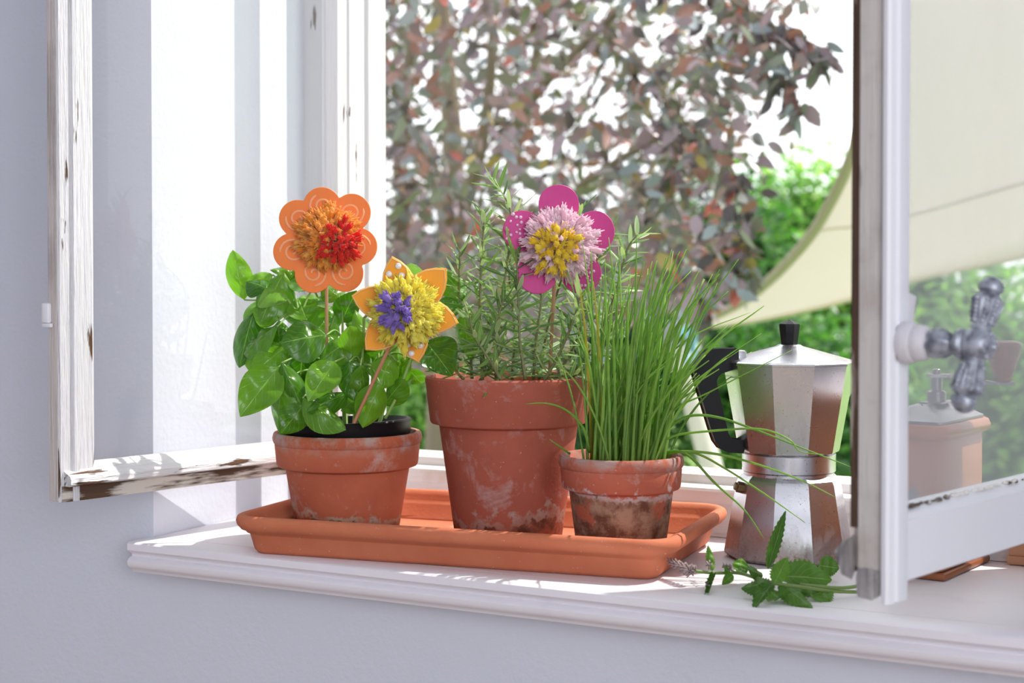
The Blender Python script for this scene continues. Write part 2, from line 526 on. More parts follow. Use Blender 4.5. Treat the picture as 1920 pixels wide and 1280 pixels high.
b.loft([[(x, y, z) for (y, z) in pr] for x in (LL - .0020, .006)], True, True)
b.build('rebate_strip', M['bare_x'], ls, smooth=None)
b = MB()
pr = [(-.0150, .0641), (.0085, .0641), (.0105, .0655), (.0108, .0705), (.009, .0735), (.002, .0765), (-.007, .0820), (-.0090, .0830), (-.0150, .0830)]
b.loft([[(x, y, z) for (y, z) in pr] for x in (LL - .0045, .012)], True, True)
b.build('weather_rail', m_paint('left_sash_rail_paint', base=(220, 217, 218), amount=.645, axis='x', crack=1.0, grime=(216, 208, 198)), ls, smooth=40)
b = MB(); b.box(.052, LL - .0405, -T, 0, ZT - .05, ZT)
b.build('top_rail', M['paint_x'], ls, smooth=None)
b = MB(); b.box(.046, LL - .036, -.0130, -.0105, .079, ZT - .045)
tag(b.build('pane', M['glass_l'], ls, smooth=None), 'clear window glass')
b = MB(); b.box(LL + .0001, LL + .0008, -T + .0005, -.0022, .0508, ZT - .001)
b.build('edge_face', m_paint('left_sash_edge_paint', base=(206, 196, 190), chip=(110, 96, 86), amount=.70, axis='z', crack=.8, grime=(180, 170, 164), grime_at=.5), ls, smooth=None)
b = MB()      # small painted latch keep on the free edge
zl = HC - (587 - HOR) / F * 1.433
b.box(LL + .0009, LL + .0056, -.019, -.009, zl - .009, zl + .009, bev=.0015)
b.box(LL + .0009, LL + .0042, -.0205, -.007, zl - .013, zl - .009, bev=.001)
b.build('latch_keep', M['paint_clean'], ls)

# ------------------------------------------------------------------ right casement sash (its inner face shows)
FR = W(.2374, 1.022) - W(.519, 1.358)
LR = FR.length
rs = empty('casement_sash', HR, (0, 0, rot_of(FR)))
tag(rs, 'right casement sash with ornate iron handle and dusty pane, half open', 'window sash', 'inward opening casement sashes')
T2 = .0225
b = MB()
b.prism([(LR - .034, -T2), (LR - .004, -T2 - .0), (LR - .003, -T2 + .004), (LR - .0005, -T2 + .005), (LR - .0005, -.003), (LR - .003, 0), (LR - .034, 0)], .064, ZT)
b.build('stile', M['bare_z'], rs, smooth=None)
b = MB()
b.box(LR - .0060, LR - .0004, -T2 - .0006, -T2 + .0048, .090, ZT - .002)
b.build('worn_edge', m_paint('worn_brown_edge', base=(186, 172, 160), chip=(98, 74, 58), amount=.50, axis='z', soft=.06, crack=1.0, grime=(130, 108, 92), grime_at=.42), rs, smooth=None)
b = MB()
b.prism([(LR + .0022, .0002), (LR + .0030, .0035), (LR + .0015, .0055), (LR - .004, .0062), (LR - .0055, .0048), (LR - .0075, .0044), (LR - .010, .0062), (LR - .022, .0062), (LR - .0255, .005), (LR - .0270, .0002)], .043, ZT)
b.build('cover_strip', M['paint_clean'], rs, smooth=35)
b = MB()
b.prism([(LR - .034, -.008), (LR - .0271, -.008), (LR - .0271, .0012), (LR - .031, .001)], .0955, ZT)
b.build('glazing_bead', M['paint_clean'], rs, smooth=None)
b = MB()
pr = [(-T2, .052), (-.001, .052), (.0008, .0535), (.0008, .0925), (-.0015, .0945), (-.0085, .0985), (-T2, .0985)]
b.loft([[(x, y, z) for (y, z) in pr] for x in (LR - .0285, .006)], True, True)
b.build('bottom_rail', M['paint_clean'], rs, smooth=30)
b = MB()
b.prism([(.004, -T2), (.05, -T2), (.05, 0), (.004, 0)], .05, ZT)
b.build('stile', M['paint_z'], rs, smooth=None)
b = MB(); b.box(.05, LR - .034, -T2, 0, ZT - .05, ZT)
b.build('top_rail', M['paint_x'], rs, smooth=None)
b = MB(); b.box(.046, LR - .030, -.0120, -.0092, .094, ZT - .045)
tag(b.build('pane', M['glass_r'], rs, smooth=None), 'dusty milky window glass')
b = MB()      # crumbs of old putty along the bottom edge of the glass
rg = random.Random(5)
for k in range(130):
    x = rg.uniform(.05, LR - .034)
    r = rg.uniform(.0007, .0018) * (1.3 if x > LR * .45 else .8)
    b.sphere((x, -.0075 + rg.uniform(-.0012, .001), .0985 + r * .2), r, 6, 4, sq=(1.7, 1, .8))
tag(b.build('putty_crumbs', m_paint('old_putty', base=(226, 220, 214), chip=(110, 96, 84), amount=.55, axis='x'), rs), kind='stuff')
# weathered drip board on the outer side, its end broken off
b = MB()
pr = [(-T2, .060), (-T2 - .005, .062), (-T2 - .0085, .067), (-T2 - .0105, .073), (-T2 - .0065, .080), (-T2, .086)]
rg = random.Random(9)
rings = []
for i, x in enumerate((.01, LR - .02, LR - .008, LR - .003, LR)):
    j = .0016 if i > 1 else 0
    rings.append([(x + rg.uniform(-j, j) * 2, y + rg.uniform(-j, j), z + rg.uniform(-j, j) - (.003 if i == 4 else 0)) for (y, z) in pr])
b.loft(rings, True, True)
grey_wood = m_paint('grey_weathered_wood', base=(190, 187, 188), chip=(84, 76, 74), amount=.60, axis='z', soft=.08, crack=1.0, grime=(140, 134, 132), grime_at=.45)
b.build('drip_board', grey_wood, rs, smooth=None)
b = MB()      # splintered block at the foot of the stile
rings = []
for i, z in enumerate((.046, .052, .058, .0645)):
    j = .0012
    rings.append([(x + rg.uniform(-j, j), y + rg.uniform(-j, j), z + (rg.uniform(-.003, .003) if i == 0 else 0)) for (x, y) in ((LR - .022, -T2 + .001), (LR - .001, -T2 + .004), (LR - .0008, -.009), (LR - .001, -.0005), (LR - .022, -.0008))])
b.loft(rings, True, True)
b.build('splintered_foot', grey_wood, rs, smooth=None)

# ornate cast handle
iron = NT('cast_iron_painted')
ci = iron.coord('Object'); ni = iron.noise(ci, 140, 3); nb = iron.noise(ci, 420, 3)
iron.set(col=iron.mix(iron.ramp(ni, [(.4, 0.0), (.65, 1.0)]), lin(176, 180, 190), lin(104, 106, 118)), rough=.42, metal=.35)
iron.bump(nb, .25, .0008)
M['iron'] = iron.mat
zh = HC - (640 - HOR) / F * 1.045
hx = LR - .0145
hd = empty('handle', (hx, .0062, zh), (0, 0, 0), rs)
tag(hd, 'ornate grey cast iron turn handle')
RX = Matrix.Rotation(-PI / 2, 4, 'X')            # lathe axis z -> +y
b = MB()
b.lathe([(.0128, 0), (.0138, .002), (.0138, .006), (.0125, .0085), (.0112, .009), (.0118, .0115), (.0112, .0155), (.0085, .0180), (.0060, .0185)], 28, M=RX)
b.build('rosette', m_paint('handle_rosette_paint', base=(214, 210, 214), chip=(58, 52, 54), amount=.70, axis='z', soft=.02), hd)
b = MB()
pts = [(.0060, .0180), (.0085, .0205), (.0098, .024), (.0092, .028), (.0070, .0325), (.0052, .0345), (.0072, .0355), (.0098, .0385), (.0102, .0405), (.0085, .043), (.0062, .0445)]
n = 24
rings = []
for (r, z) in pts:
    fl = .13 if z < .034 else 0
    rings.append([(r * (1 + fl * math.cos(6 * (2 * PI * k / n) + z * 260)) * math.cos(2 * PI * k / n), r * (1 + fl * math.cos(6 * (2 * PI * k / n) + z * 260)) * math.sin(2 * PI * k / n), z) for k in range(n)])
b.loft(rings, True, True, M=RX)
b.build('neck', M['iron'], hd)
gr = Matrix.Translation((0, .0505, 0)) @ Matrix.Rotation(math.radians(-15), 4, 'Y') @ Matrix.Rotation(math.radians(-7), 4, 'X')
b = MB()
half = [(.0062, .0085), (.0068, .0105), (.0060, .0120), (.0066, .0145), (.0078, .0200), (.0088, .0260), (.0092, .0290), (.0084, .0312), (.0066, .0325), (.0058, .0335), (.0076, .0350), (.0080, .0375), (.0068, .0405), (.0042, .0430), (.0010, .0442)]
n = 32
for sgn in (1, -1):
    rings = []
    for i, (r, z) in enumerate(half):
        mid = .0125 < z < .031
        ring = []
        for k in range(n):
            a = 2 * PI * k / n
            rr = r
            if mid: rr = r * (1 + .09 * math.cos(8 * a))
            ring.append((rr * math.cos(a), rr * math.sin(a), sgn * z))
        rings.append(ring if sgn > 0 else ring[::-1])
    b.loft(rings, True, True, M=gr)
# cast ribs climbing each arm
for sgn in (1, -1):
    for q in range(6):
        z = .0145 + q * .0027
        r = .0068 + (z - .0145) * .155
        for a0 in range(8):
            a = 2 * PI * (a0 + .5) / 8
            b.sphere(gr @ Vector((r * math.cos(a), r * math.sin(a), sgn * z)), .0016, 6, 4)
b.build('grip', M['iron'], hd)
b = MB()
rings = []
for i in range(11):
    a = -PI / 2 + PI * i / 10
    rings.append([(max(math.cos(a), .04) * .0112 * math.cos(2 * PI * k / 24), max(math.cos(a), .04) * .0112 * math.sin(2 * PI * k / 24), .0112 * math.sin(a)) for k in range(24)])
b.loft(rings, True, True, M=gr)
for k in range(10):
    a = 2 * PI * k / 10
    b.sphere(gr @ Vector((.0075 * math.cos(a), .0082, .0075 * math.sin(a))), .0014, 6, 4)
b.sphere(gr @ Vector((0, .0105, 0)), .0030, 10, 6)
b.build('boss', M['iron'], hd)
b = MB()
b.box(-.014, .004, -.0055, -.0005, .006, .034, M=Matrix.Rotation(math.radians(-14), 4, 'Y'), bev=.0012)
b.build('back_plate', m_paint('back_plate_paint', base=(226, 222, 224), chip=(92, 78, 70), amount=.63, axis='z', soft=.01), hd)

# ================================================================== terracotta tray and pots
TO = W(-.2362, 1.458); TU = W(.1138, 1.3286) - TO
ta = rot_of(TU)
TL, TD = .377, .196                              # foot of the tray
tray = empty('drip_tray', TO, (0, 0, ta))
tag(tray, 'long rectangular terracotta drip tray holding the three herb pots', 'tray')
def rrect(x0, x1, y0, y1, r, n=6):
    out = []
    for (cx, cy, a0) in ((x1 - r, y0 + r, -90), (x1 - r, y1 - r, 0), (x0 + r, y1 - r, 90), (x0 + r, y0 + r, 180)):
        for k in range(n + 1):
            a = math.radians(a0 + 90 * k / n)
            out.append((cx + r * math.cos(a), cy + r * math.sin(a)))
    return out
terr_tray = m_terracotta('tray_clay', (206, 124, 90), (194, 108, 76), (222, 178, 158), dust=.585, seed=2)
prof = [(-.004, 0.0006), (0, 0.0004), (.0035, .004), (.0075, .0175), (.0090, .0190), (.0105, .0192), (.0130, .0218), (.0160, .0225), (.0195, .0265), (.0205, .0305), (.0190, .0345), (.0155, .0362), (.0110, .0350), (.0085, .0310), (.0070, .0270), (.0040, .0240), (.0020, .0225), (-.0015, .0090), (-.006, .0075)]
b = MB()
rings = []
for (o, z) in prof:
    rings.append([(x, y, z) for (x, y) in rrect(-o, TL + o, -o, TD + o, max(.012 + o, .006))])
b.loft(rings, True, True)
b.build('body', terr_tray, tray, smooth=60)

def tray_point(px, off):
    """ground point under column px that lies off metres behind the front foot of the tray"""
    n = Vector((-TU.y, TU.x, 0)).normalized()
    v = ray(px, HOR)
    k = (TO.dot(n) + off) / v.dot(n)
    p = v * k
    return Vector((p.x, p.y, SZ + .0078)), k
def pot(name, px, off, label, prof, mat, n=64):
    p, d = tray_point(px, off)
    e = empty(name, p)
    tag(e, label, 'plant pot', 'terracotta pots in the tray')
    b = MB(); b.lathe(prof, n)
    b.build('body', mat, e, smooth=35)
    return e, p, d
def pot_profile(rb, rt, h, band, lip, wall=.006, bead=0.0):
    """rb foot radius, rt rim radius, band height of the collar, lip overhang"""
    rc = rb + (rt - lip - rb) * ((h - band) / h)          # wall under the collar
    rm = rt - (rt - rb) * .16
    p = [(rb * .9, 0), (rb - .001, 0), (rb, .0015), (rc, h - band - .0015), (rc + lip * .45, h - band), (rm - .0012, h - band + .001), (rm, h - band + .003)]
    if bead:
        p += [(rt - .0016, h - .012), (rt - .0020, h - .0110), (rt - .0008, h - .0100), (rt, h - .0075), (rt + .0004, h - .005), (rt - .0004, h - .0015)]
    else:
        p += [(rt - .0005, h - .007), (rt, h - .005), (rt, h - .0015)]
    p += [(rt - .0015, h), (rt - wall + .001, h), (rt - wall, h - .0015), (rc - wall + .002, h - band - .004), (rc - wall - .0005, h - band - .02), (rb - wall, .012), (rb * .4, .010)]
    return p
basil_pot, BP, BD = pot('terracotta_pot', 651, .090, 'wide squat terracotta pot with basil in its black liner', pot_profile(.0485, .0708, .0975, .0330, .0065, bead=1),
    m_terracotta('basil_pot_clay', (194, 106, 76), (176, 92, 66), (196, 172, 164), band=(.024, .007, (190, 170, 150), (130, 96, 70)), rim=(.078, .02, (176, 164, 158)), dust=.555, seed=5))
tall_pot, RP, RD = pot('terracotta_pot', 953.5, .106, 'tallest terracotta pot, plain collar, planted with rosemary', pot_profile(.0495, .0775, .1530, .0440, .0070),
    m_terracotta('rosemary_pot_clay', (172, 92, 72), (152, 80, 64), (186, 158, 154), band=(.030, .010, (176, 150, 138), (138, 82, 60)), dust=.55, seed=11))
chive_pot, CP, CD = pot('terracotta_pot', 1165, .066, 'smallest terracotta pot, lime-stained and mossy, with chives', pot_profile(.0385, .0550, .0885, .0300, .0055, bead=1),
    m_terracotta('chive_pot_clay', (190, 102, 78), (172, 90, 70), (200, 178, 170), band=(.061, .008, (208, 202, 204), (146, 120, 98)), rim=(.074, .014, (168, 150, 142)), dust=.545, seed=17))
def potting_soil(parent, r, z, mat, name='soil', seed=1):
    rg = random.Random(seed)
    b = MB()
    rings = []
    for i in range(9):
        rr = r * (1 - i / 8.0) + .0004
        rings.append([(rr * math.cos(2 * PI * k / 30), rr * math.sin(2 * PI * k / 30), z + rg.uniform(-.0016, .0016) + (.002 if i > 2 else 0)) for k in range(30)])
    b.loft(rings, False, True)
    return b.build(name, mat, parent, smooth=30)
def m_soil(name, a, c):
    t = NT(name); co = t.coord('Object'); n1 = t.noise(co, 300, 4, .7)
    t.set(col=t.mix(t.ramp(n1, [(.35, 0.0), (.68, 1.0)]), lin(*a), lin(*c)), rough=.95, spec=.15)
    t.bump(n1, 1.0, .003)
    return t.mat
potting_soil(tall_pot, .066, .122, m_soil('rosemary_soil', (88, 58, 44), (150, 110, 86)), seed=2)
potting_soil(chive_pot, .0478, .0775, m_soil('chive_soil', (120, 74, 52), (196, 150, 116)), seed=3)
# worn sticker on the flank of the tall pot
b = MB()
rows = []
for i in range(9):
    z = .111 + .034 * i / 8
    r = .0704 + (z - .109) * .13 + .0008
    rows.append([(r * math.cos(a), r * math.sin(a), z) for a in [TH + math.radians(176 + 26 * j / 6 + (2.0 if i % 2 else 0)) for j in range(7)]])
b.loft(rows, False, False, closed=False)
t = NT('sticker_print'); ns = t.noise(t.coord('Object'), 110, 3)
t.set(col=t.ramp(ns, [(.42, lin(84, 76, 108)), (.5, lin(150, 140, 170)), (.56, lin(236, 232, 238))]), rough=.6)
tag(b.build('sticker', t.mat, tall_pot), 'torn white and violet sticker')

# black plastic nursery liner inside the basil pot
liner = empty('nursery_pot', BP + Vector((.001 * ct, .001 * st, .0505)) - FWD * .002, (0, 0, 0))
tag(liner, 'black plastic nursery pot set inside the wide terracotta pot', 'plant pot')
blk = plain('black_plastic', (.010, .009, .011, 1), .38, 0, .22)
b = MB()
b.lathe([(.030, -.030), (.038, -.030), (.0515, .040), (.0530, .0415), (.0570, .0425), (.0600, .0430), (.0612, .0450), (.0612, .0535), (.0618, .0545), (.0622, .0565), (.0612, .0580), (.0590, .0582), (.0578, .0565), (.0560, .0480), (.050, .030)], 64, cap1=False)
LT = Matrix.Rotation(math.radians(-2.5), 4, 'Y')
b.build('body', blk, liner, smooth=40, mat4=LT)
potting_soil(liner, .0545, .044, m_soil('basil_soil', (44, 34, 26), (110, 96, 40)), seed=4)

# ================================================================== leaves
def leaf_mesh(name, mat, width_fn, arch=.12, cup=.18, puff=.0, n=10, m=3, serr=0.0, fold=0.0, twist=0.0):
    """unit leaf: base at the origin, tip at x=1, half width <= .5, upper side +z"""
    b = MB(); vs = []; uv = []
    for i in range(n + 1):
        t = i / n
        hw = max(width_fn(t), .004)
        for j in range(-m, m + 1):
            s = j / m
            edge = 1.0
            if serr and abs(j) == m: edge = 1.0 + serr * (1 if i % 2 else -1)
            y = hw * s * edge
            z = -arch * (t ** 1.6) + cup * (s * s) * hw * 1.2 - fold * abs(s) * hw
            z += puff * math.sin(t * PI * 5 + abs(s) * 1.5) * math.sin(PI * min(abs(s) * 1.15, 1)) * hw
            z += twist * y * t
            vs.append((t - abs(s) * .0, y, z)); uv.append((s, t))
    k = 2 * m + 1
    fs = [(i * k + j, (i + 1) * k + j, (i + 1) * k + j + 1, i * k + j + 1) for i in range(n) for j in range(k - 1)]
    b.add(vs, fs, uv=uv)
    return b.mesh(name, mat, smooth=180)
def frame_from(base, tip, facing, roll=0.0):
    """matrix whose x runs base->tip and whose z leans to the facing vector"""
    x = (tip - base); L = x.length; x = x / L
    z = (facing - x * facing.dot(x))
    if z.length < 1e-4: z = x.orthogonal()
    z.normalize()
    if roll: z = Matrix.Rotation(roll, 3, x) @ z
    y = z.cross(x)
    R = Matrix((x, y, z)).transposed().to_4x4()
    return Matrix.Translation(base) @ R, L
ovate = lambda t: .5 * (math.sin(PI * t ** .86) ** .78) * (1 - .10 * t)
basil_mat = m_leaf('basil_leaf', (60, 112, 20), (118, 170, 42), (152, 192, 96), under=(128, 168, 92), trans=.30, rough=.27, island=False, side=6.0, veinw=.04)
basil_meshes = [leaf_mesh('basil_leaf', basil_mat, ovate, arch=a, cup=c, puff=p, n=12, m=4, twist=tw) for (a, c, p, tw) in ((.22, -.42, .14, .1), (.30, -.30, .16, -.25), (.14, .26, .14, .25), (.34, -.5, .12, .0), (.12, -.2, .16, -.35), (.26, -.36, .14, .35))]

basil = empty('basil_plant', BP + Vector((0, 0, .09)))
tag(basil, 'bushy basil plant with big glossy leaves in the wide pot', 'herb')
bi = basil.matrix_basis.inverted() if False else Matrix.Translation(-basil.location)
B0 = BD - .0
leaves = [  # base x,y  tip x,y  width px, depth offset
 (458,562,438,488,40,.03),(512,515,458,523,32,.02),(532,512,487,580,58,.01),(476,585,447,668,50,.02),(522,600,480,580,40,.0),
 (520,612,450,640,62,-.02),(612,578,524,583,46,.0),(612,628,542,630,70,-.03),(524,642,520,598,32,-.01),(535,650,478,692,50,-.02),
 (568,645,562,726,60,-.03),(522,688,458,768,64,-.05),(528,680,566,756,42,-.055),(528,716,512,802,60,-.055),(570,758,530,808,44,-.062),
 (568,746,640,784,48,-.062),(628,678,584,740,52,-.05),(655,678,660,738,44,-.05),(655,736,598,752,32,-.045),(676,684,697,760,40,-.06),
 (712,718,686,794,48,-.062),(662,636,604,662,46,-.03),(660,676,655,628,40,-.03),(704,664,680,588,44,-.01),(640,604,662,552,40,.01),
 (642,556,692,534,26,.02),(785,522,778,484,46,.0),(872,562,836,502,40,-.01),(870,574,836,560,36,-.02),(870,582,874,662,46,-.02),
 (798,640,842,690,64,-.03),(742,676,748,728,44,-.02),(732,668,712,718,44,-.04),(562,506,518,498,28,.03),(556,498,558,542,30,.03),
 (612,562,572,548,34,.03),(596,600,640,580,38,.03),(560,560,540,600,34,.03),(660,620,700,640,44,.0),(630,640,600,610,40,.02),
 (690,700,735,690,44,.0),(720,650,690,690,48,.02),(640,700,612,670,40,.0),(590,660,630,690,46,.01),(545,660,500,640,40,.02),
 (560,700,600,730,44,.0),(610,730,570,700,40,.01),(680,740,650,700,40,-.01),(640,770,668,740,36,-.02),(760,720,725,700,40,.0),
 (770,672,735,700,36,-.01),(700,610,655,600,44,.03),(600,540,640,520,30,.04),(500,560,470,600,40,.04),(505,640,470,610,40,.03),
 (548,740,520,700,44,-.01),(765,690,790,720,30,.02),(820,600,800,560,40,.02),(650,655,690,680,46,-.02),(720,760,742,720,36,-.03),
 (590,540,545,525,44,.0),(640,560,610,530,40,.01),(500,540,465,520,40,.0),(700,590,735,560,40,.02),(575,600,560,560,46,-.01),(520,570,500,530,44,.0),
 (590,790,612,752,30,-.04),(575,610,600,560,38,.04),(470,640,500,690,44,.01),(740,640,760,690,40,.0)]
stem_tops = []
rg = random.Random(21)
BASE_C = BP + Vector((0, 0, .092))
for q, (x0, y0, x1, y1, wpx, off) in enumerate(leaves):
    d0 = 1.505 + off
    a = at_d(x0, y0, d0)
    tilt = rg.choice((-.030, -.020, -.012, -.004, .008, .016)) * rg.uniform(.7, 1.1)
    c = at_d(x1, y1, d0 + tilt)
    facing = (CAM - a).normalized() + Vector((0, 0, rg.uniform(.1, 1.5))) + RGT * rg.uniform(-.6, .6)
    Mx, L = frame_from(a, c, facing)
    wd = wpx * d0 / F * 1.32
    L *= 1.12
    o = inst('leaf', rg.choice(basil_meshes), basil, bi @ Mx @ Matrix.Diagonal((L, wd, L, 1)))
    stem_tops.append((a, d0))
# stems and petioles
b = MB()
stem_mat = m_leaf('basil_stem', (128, 164, 84), (150, 184, 100), (150, 184, 100), trans=.15, rough=.45)
mains = []
for k in range(13):
    a = 2 * PI * k / 13 + .3
    r0 = .008 + .018 * ((k * 5) % 7) / 7
    p0 = BASE_C + Vector((r0 * math.cos(a), r0 * math.sin(a), -.012))
    p1 = BASE_C + Vector((r0 * 1.7 * math.cos(a), r0 * 1.7 * math.sin(a), .028))
    p2 = BASE_C + Vector((r0 * 2.3 * math.cos(a), r0 * 2.3 * math.sin(a), .075 + .02 * (k % 3)))
    b.tube(spline([p0, p1, p2], 5), [.0019] * 6 + [.0014] * 5, 7)
    mains.append((p1, p2))
b.build('stems', stem_mat, basil, smooth=180, mat4=bi)
b = MB()
for (a, d0) in stem_tops:
    best = min((((p1 * (1 - s) + p2 * s) - a).length, k, s) for k, (p1, p2) in enumerate(mains) for s in (0, .25, .5, .75, 1))
    p1, p2 = mains[best[1]]
    p = p1 * (1 - best[2]) + p2 * best[2]
    mid = (p + a) / 2 + Vector((0, 0, .006)) + FWD * .006
    b.tube(spline([p, mid, a], 4), [.0012] * 4 + [.0009] * 5, 5)
p0 = at_d(722, 784, 1.47)
b.tube(spline([p0, at_d(748, 735, 1.468), at_d(768, 680, 1.47), at_d(790, 640, 1.47), at_d(860, 578, 1.48)], 5), .0016, 7)
b.build('leaf_stalks', stem_mat, basil, smooth=180, mat4=bi)

# ================================================================== rosemary
rose = empty('rosemary_plant', RP + Vector((0, 0, .124)))
tag(rose, 'rosemary bush with narrow needle leaves in the tallest pot', 'herb')
ri = Matrix.Translation(-rose.location)
rose_mat = m_leaf('rosemary_leaf', (66, 102, 44), (124, 160, 74), (180, 202, 142), under=(188, 204, 166), trans=.20, rough=.4, island=False, veinw=.16, side=0.0)
rose_mat2 = m_leaf('rosemary_leaf_inner', (66, 102, 44), (124, 160, 74), (180, 202, 142), under=(188, 204, 166), trans=.20, rough=.4, island=True, veinw=.16, side=0.0)
narrow = lambda t: .05 * (math.sin(PI * (.04 + .94 * t) ** .8) ** .55)
rprm = ((.14, .5, .0), (.26, .6, .3), (.04, .4, -.4), (-.12, .5, .2), (.4, .6, -.2))
rose_meshes = [leaf_mesh('rosemary_leaf', rose_mat, narrow, arch=a, cup=-c, n=7, m=1, twist=tw) for (a, c, tw) in rprm]
stems_px = [  # base px (x), then control points px with depth offset
 [(905,712,.0),(900,620,.0),(902,500,.0),(908,410,.0),(905,395,.0)],
 [(930,712,-.02),(935,600,-.02),(950,500,-.02),(958,400,-.01),(925,335,.0)],
 [(960,712,.02),(965,620,.02),(955,520,.02),(960,455,.02)],
 [(985,712,-.03),(975,640,-.03),(972,560,-.03),(968,470,-.03)],
 [(1010,712,.03),(1030,600,.03),(1060,500,.03),(1082,420,.03),(1090,390,.03)],
 [(1040,712,.0),(1080,640,.0),(1110,540,.0),(1125,460,.0),(1150,430,.0)],
 [(1060,715,.02),(1110,650,.02),(1150,560,.02),(1175,470,.02),(1195,440,.02)],
 [(1020,714,-.04),(1050,660,-.045),(1075,600,-.05),(1090,545,-.05)],
 [(885,710,.01),(880,640,.01),(862,560,.01),(862,470,.0)],
 [(1000,712,.0),(1005,640,.0),(1015,560,.0),(1010,500,.01)],
 [(870,712,.0),(850,690,.0),(835,665,.0)],
 [(940,714,-.05),(915,670,-.055),(890,630,-.06),(880,590,-.06)],
 [(1050,716,-.03),(1100,690,-.035),(1130,650,-.04),(1150,610,-.04)],
 [(900,714,-.03),(935,660,-.04),(930,610,-.04),(945,560,-.04)]]
b = MB(); rl = []
rg = random.Random(33)
for pl in stems_px:
    P = [at_d(x, y, RD + o) for (x, y, o) in pl]
    sp = spline(P, 8)
    b.tube(sp, [.0016 - .0009 * i / len(sp) for i in range(len(sp))], 6)
    # arc length walk
    acc = 0; step = .0047; nxt = .004; ang = rg.uniform(0, 6)
    tot = sum((sp[i + 1] - sp[i]).length for i in range(len(sp) - 1))
    for i in range(len(sp) - 1):
        seg = (sp[i + 1] - sp[i]).length
        while nxt < acc + seg:
            f = (nxt - acc) / seg
            p = sp[i].lerp(sp[i + 1], f)
            tdir = (sp[i + 1] - sp[i]).normalized()
            u = tdir.orthogonal().normalized(); v = tdir.cross(u)
            frac = nxt / tot
            for kk in range(2):
                a = ang + PI * kk + rg.uniform(-.4, .4)
                out = u * math.cos(a) + v * math.sin(a)
                lift = .35 + 1.1 * frac ** 3 + rg.uniform(-.35, .5)
                dirv = (out + tdir * lift + Vector((0, 0, -.05))).normalized()
                L = rg.uniform(.020, .036) * (1 - .3 * frac) * (1.25 if rg.random() < .2 else 1)
                rl.append((p, dirv, L, rg.uniform(.0030, .0050)))
            ang += PI / 2 + rg.uniform(-.3, .3)
            nxt += step * rg.uniform(.8, 1.25)
        acc += seg
b.build('stems', m_wood('rosemary_stem', (130, 138, 84), (112, 104, 70), 'z', 90), rose, smooth=180, mat4=ri)
rl.sort(key=lambda q: -(q[2] * 10 - q[0].dot(FWD) * .6))
inner = MB()
tmp = [leaf_mesh('rosemary_inner', rose_mat2, narrow, arch=a, cup=-c, n=5, m=1, twist=tw) for (a, c, tw) in rprm]
def append_mesh(mb, me, Mx):
    vs = [v.co.copy() for v in me.vertices]
    uvl = me.uv_layers[0].data; uv = [(0, 0)] * len(vs)
    for lp in me.loops: uv[lp.vertex_index] = tuple(uvl[lp.index].uv)
    mb.add(vs, [tuple(p.vertices) for p in me.polygons], 0, Mx, uv)
for k, (p, dv, L, wd) in enumerate(rl):
    Mx, _ = frame_from(p, p + dv * L, Vector((0, 0, 1)) + FWD * rg.uniform(-.9, .3))
    Mx = ri @ Mx @ Matrix.Diagonal((L, wd * 10, wd * 10 if False else L, 1))
    if k < 295: inst('leaf', rose_meshes[k % 5], rose, Mx)
    else: append_mesh(inner, tmp[k % 5], Mx)
tag(inner.build('inner_leaves', rose_mat2, rose, smooth=180), kind='stuff')

# ================================================================== chives
chive = empty('chive_clump', CP + Vector((0, 0, .080)))
tag(chive, 'clump of long thin chives fanning out of the smallest pot', 'herb')
xi = Matrix.Translation(-chive.location)
def m_chive(name, a, c, tip):
    t = NT(name)
    rnd = t.n('ShaderNodeObjectInfo').outputs['Random']
    sep = t.n('ShaderNodeSeparateXYZ'); t.l(t.coord('Object'), sep.inputs[0])
    base = t.mix(rnd, lin(*a), lin(*c))
    g = t.math('DIVIDE', sep.outputs[2], .035, clamp=True)
    col = t.mix(g, lin(206, 220, 160), base)
    t.set(col=col, rough=.42)
    t.translucent(.42, t.mix(1.0, col, (1.3, 1.5, .6, 1), 'MULTIPLY'))
    return t.mat
chive_mat = m_chive('chive_blade', (122, 162, 70), (166, 198, 100), None)
chive_dry = m_chive('chive_blade_dry', (196, 184, 84), (176, 172, 80), None)
rg = random.Random(44)
def blade(P, r, mat):
    sp = spline(P, 5)
    b = MB()
    n = len(sp)
    b.tube(sp, [r * (1 - .75 * (i / (n - 1)) ** 2.2) for i in range(n)], 5)
    b.build('blade', mat, chive, smooth=180, mat4=xi)
for k in range(135):
    a = rg.uniform(0, 2 * PI); rr = .036 * math.sqrt(rg.random())
    base = CP + Vector((rr * math.cos(a) + .004, rr * math.sin(a), .078))
    lx = (base - CP).dot(RGT) / .036
    # tips lean to the right like in the photograph
    lean = rg.gauss(.020 + lx * .022, .022)
    if rg.random() < .14: lean += rg.uniform(.02, .06)
    dep = rg.gauss(0, .03)
    h = rg.uniform(.085, .205) * (1.0 - min(abs(lean) * 1.3, .32))
    tip = base + RGT * lean + FWD * dep + Vector((0, 0, h))
    m1 = base + RGT * lean * .22 + FWD * dep * .2 + Vector((0, 0, h * .4))
    m2 = base + RGT * lean * .56 + FWD * dep * .55 + Vector((0, 0, h * .75))
    blade([base, m1, m2, tip], rg.uniform(.0010, .0017), chive_dry if k in (31, 77) else chive_mat)
D = CD
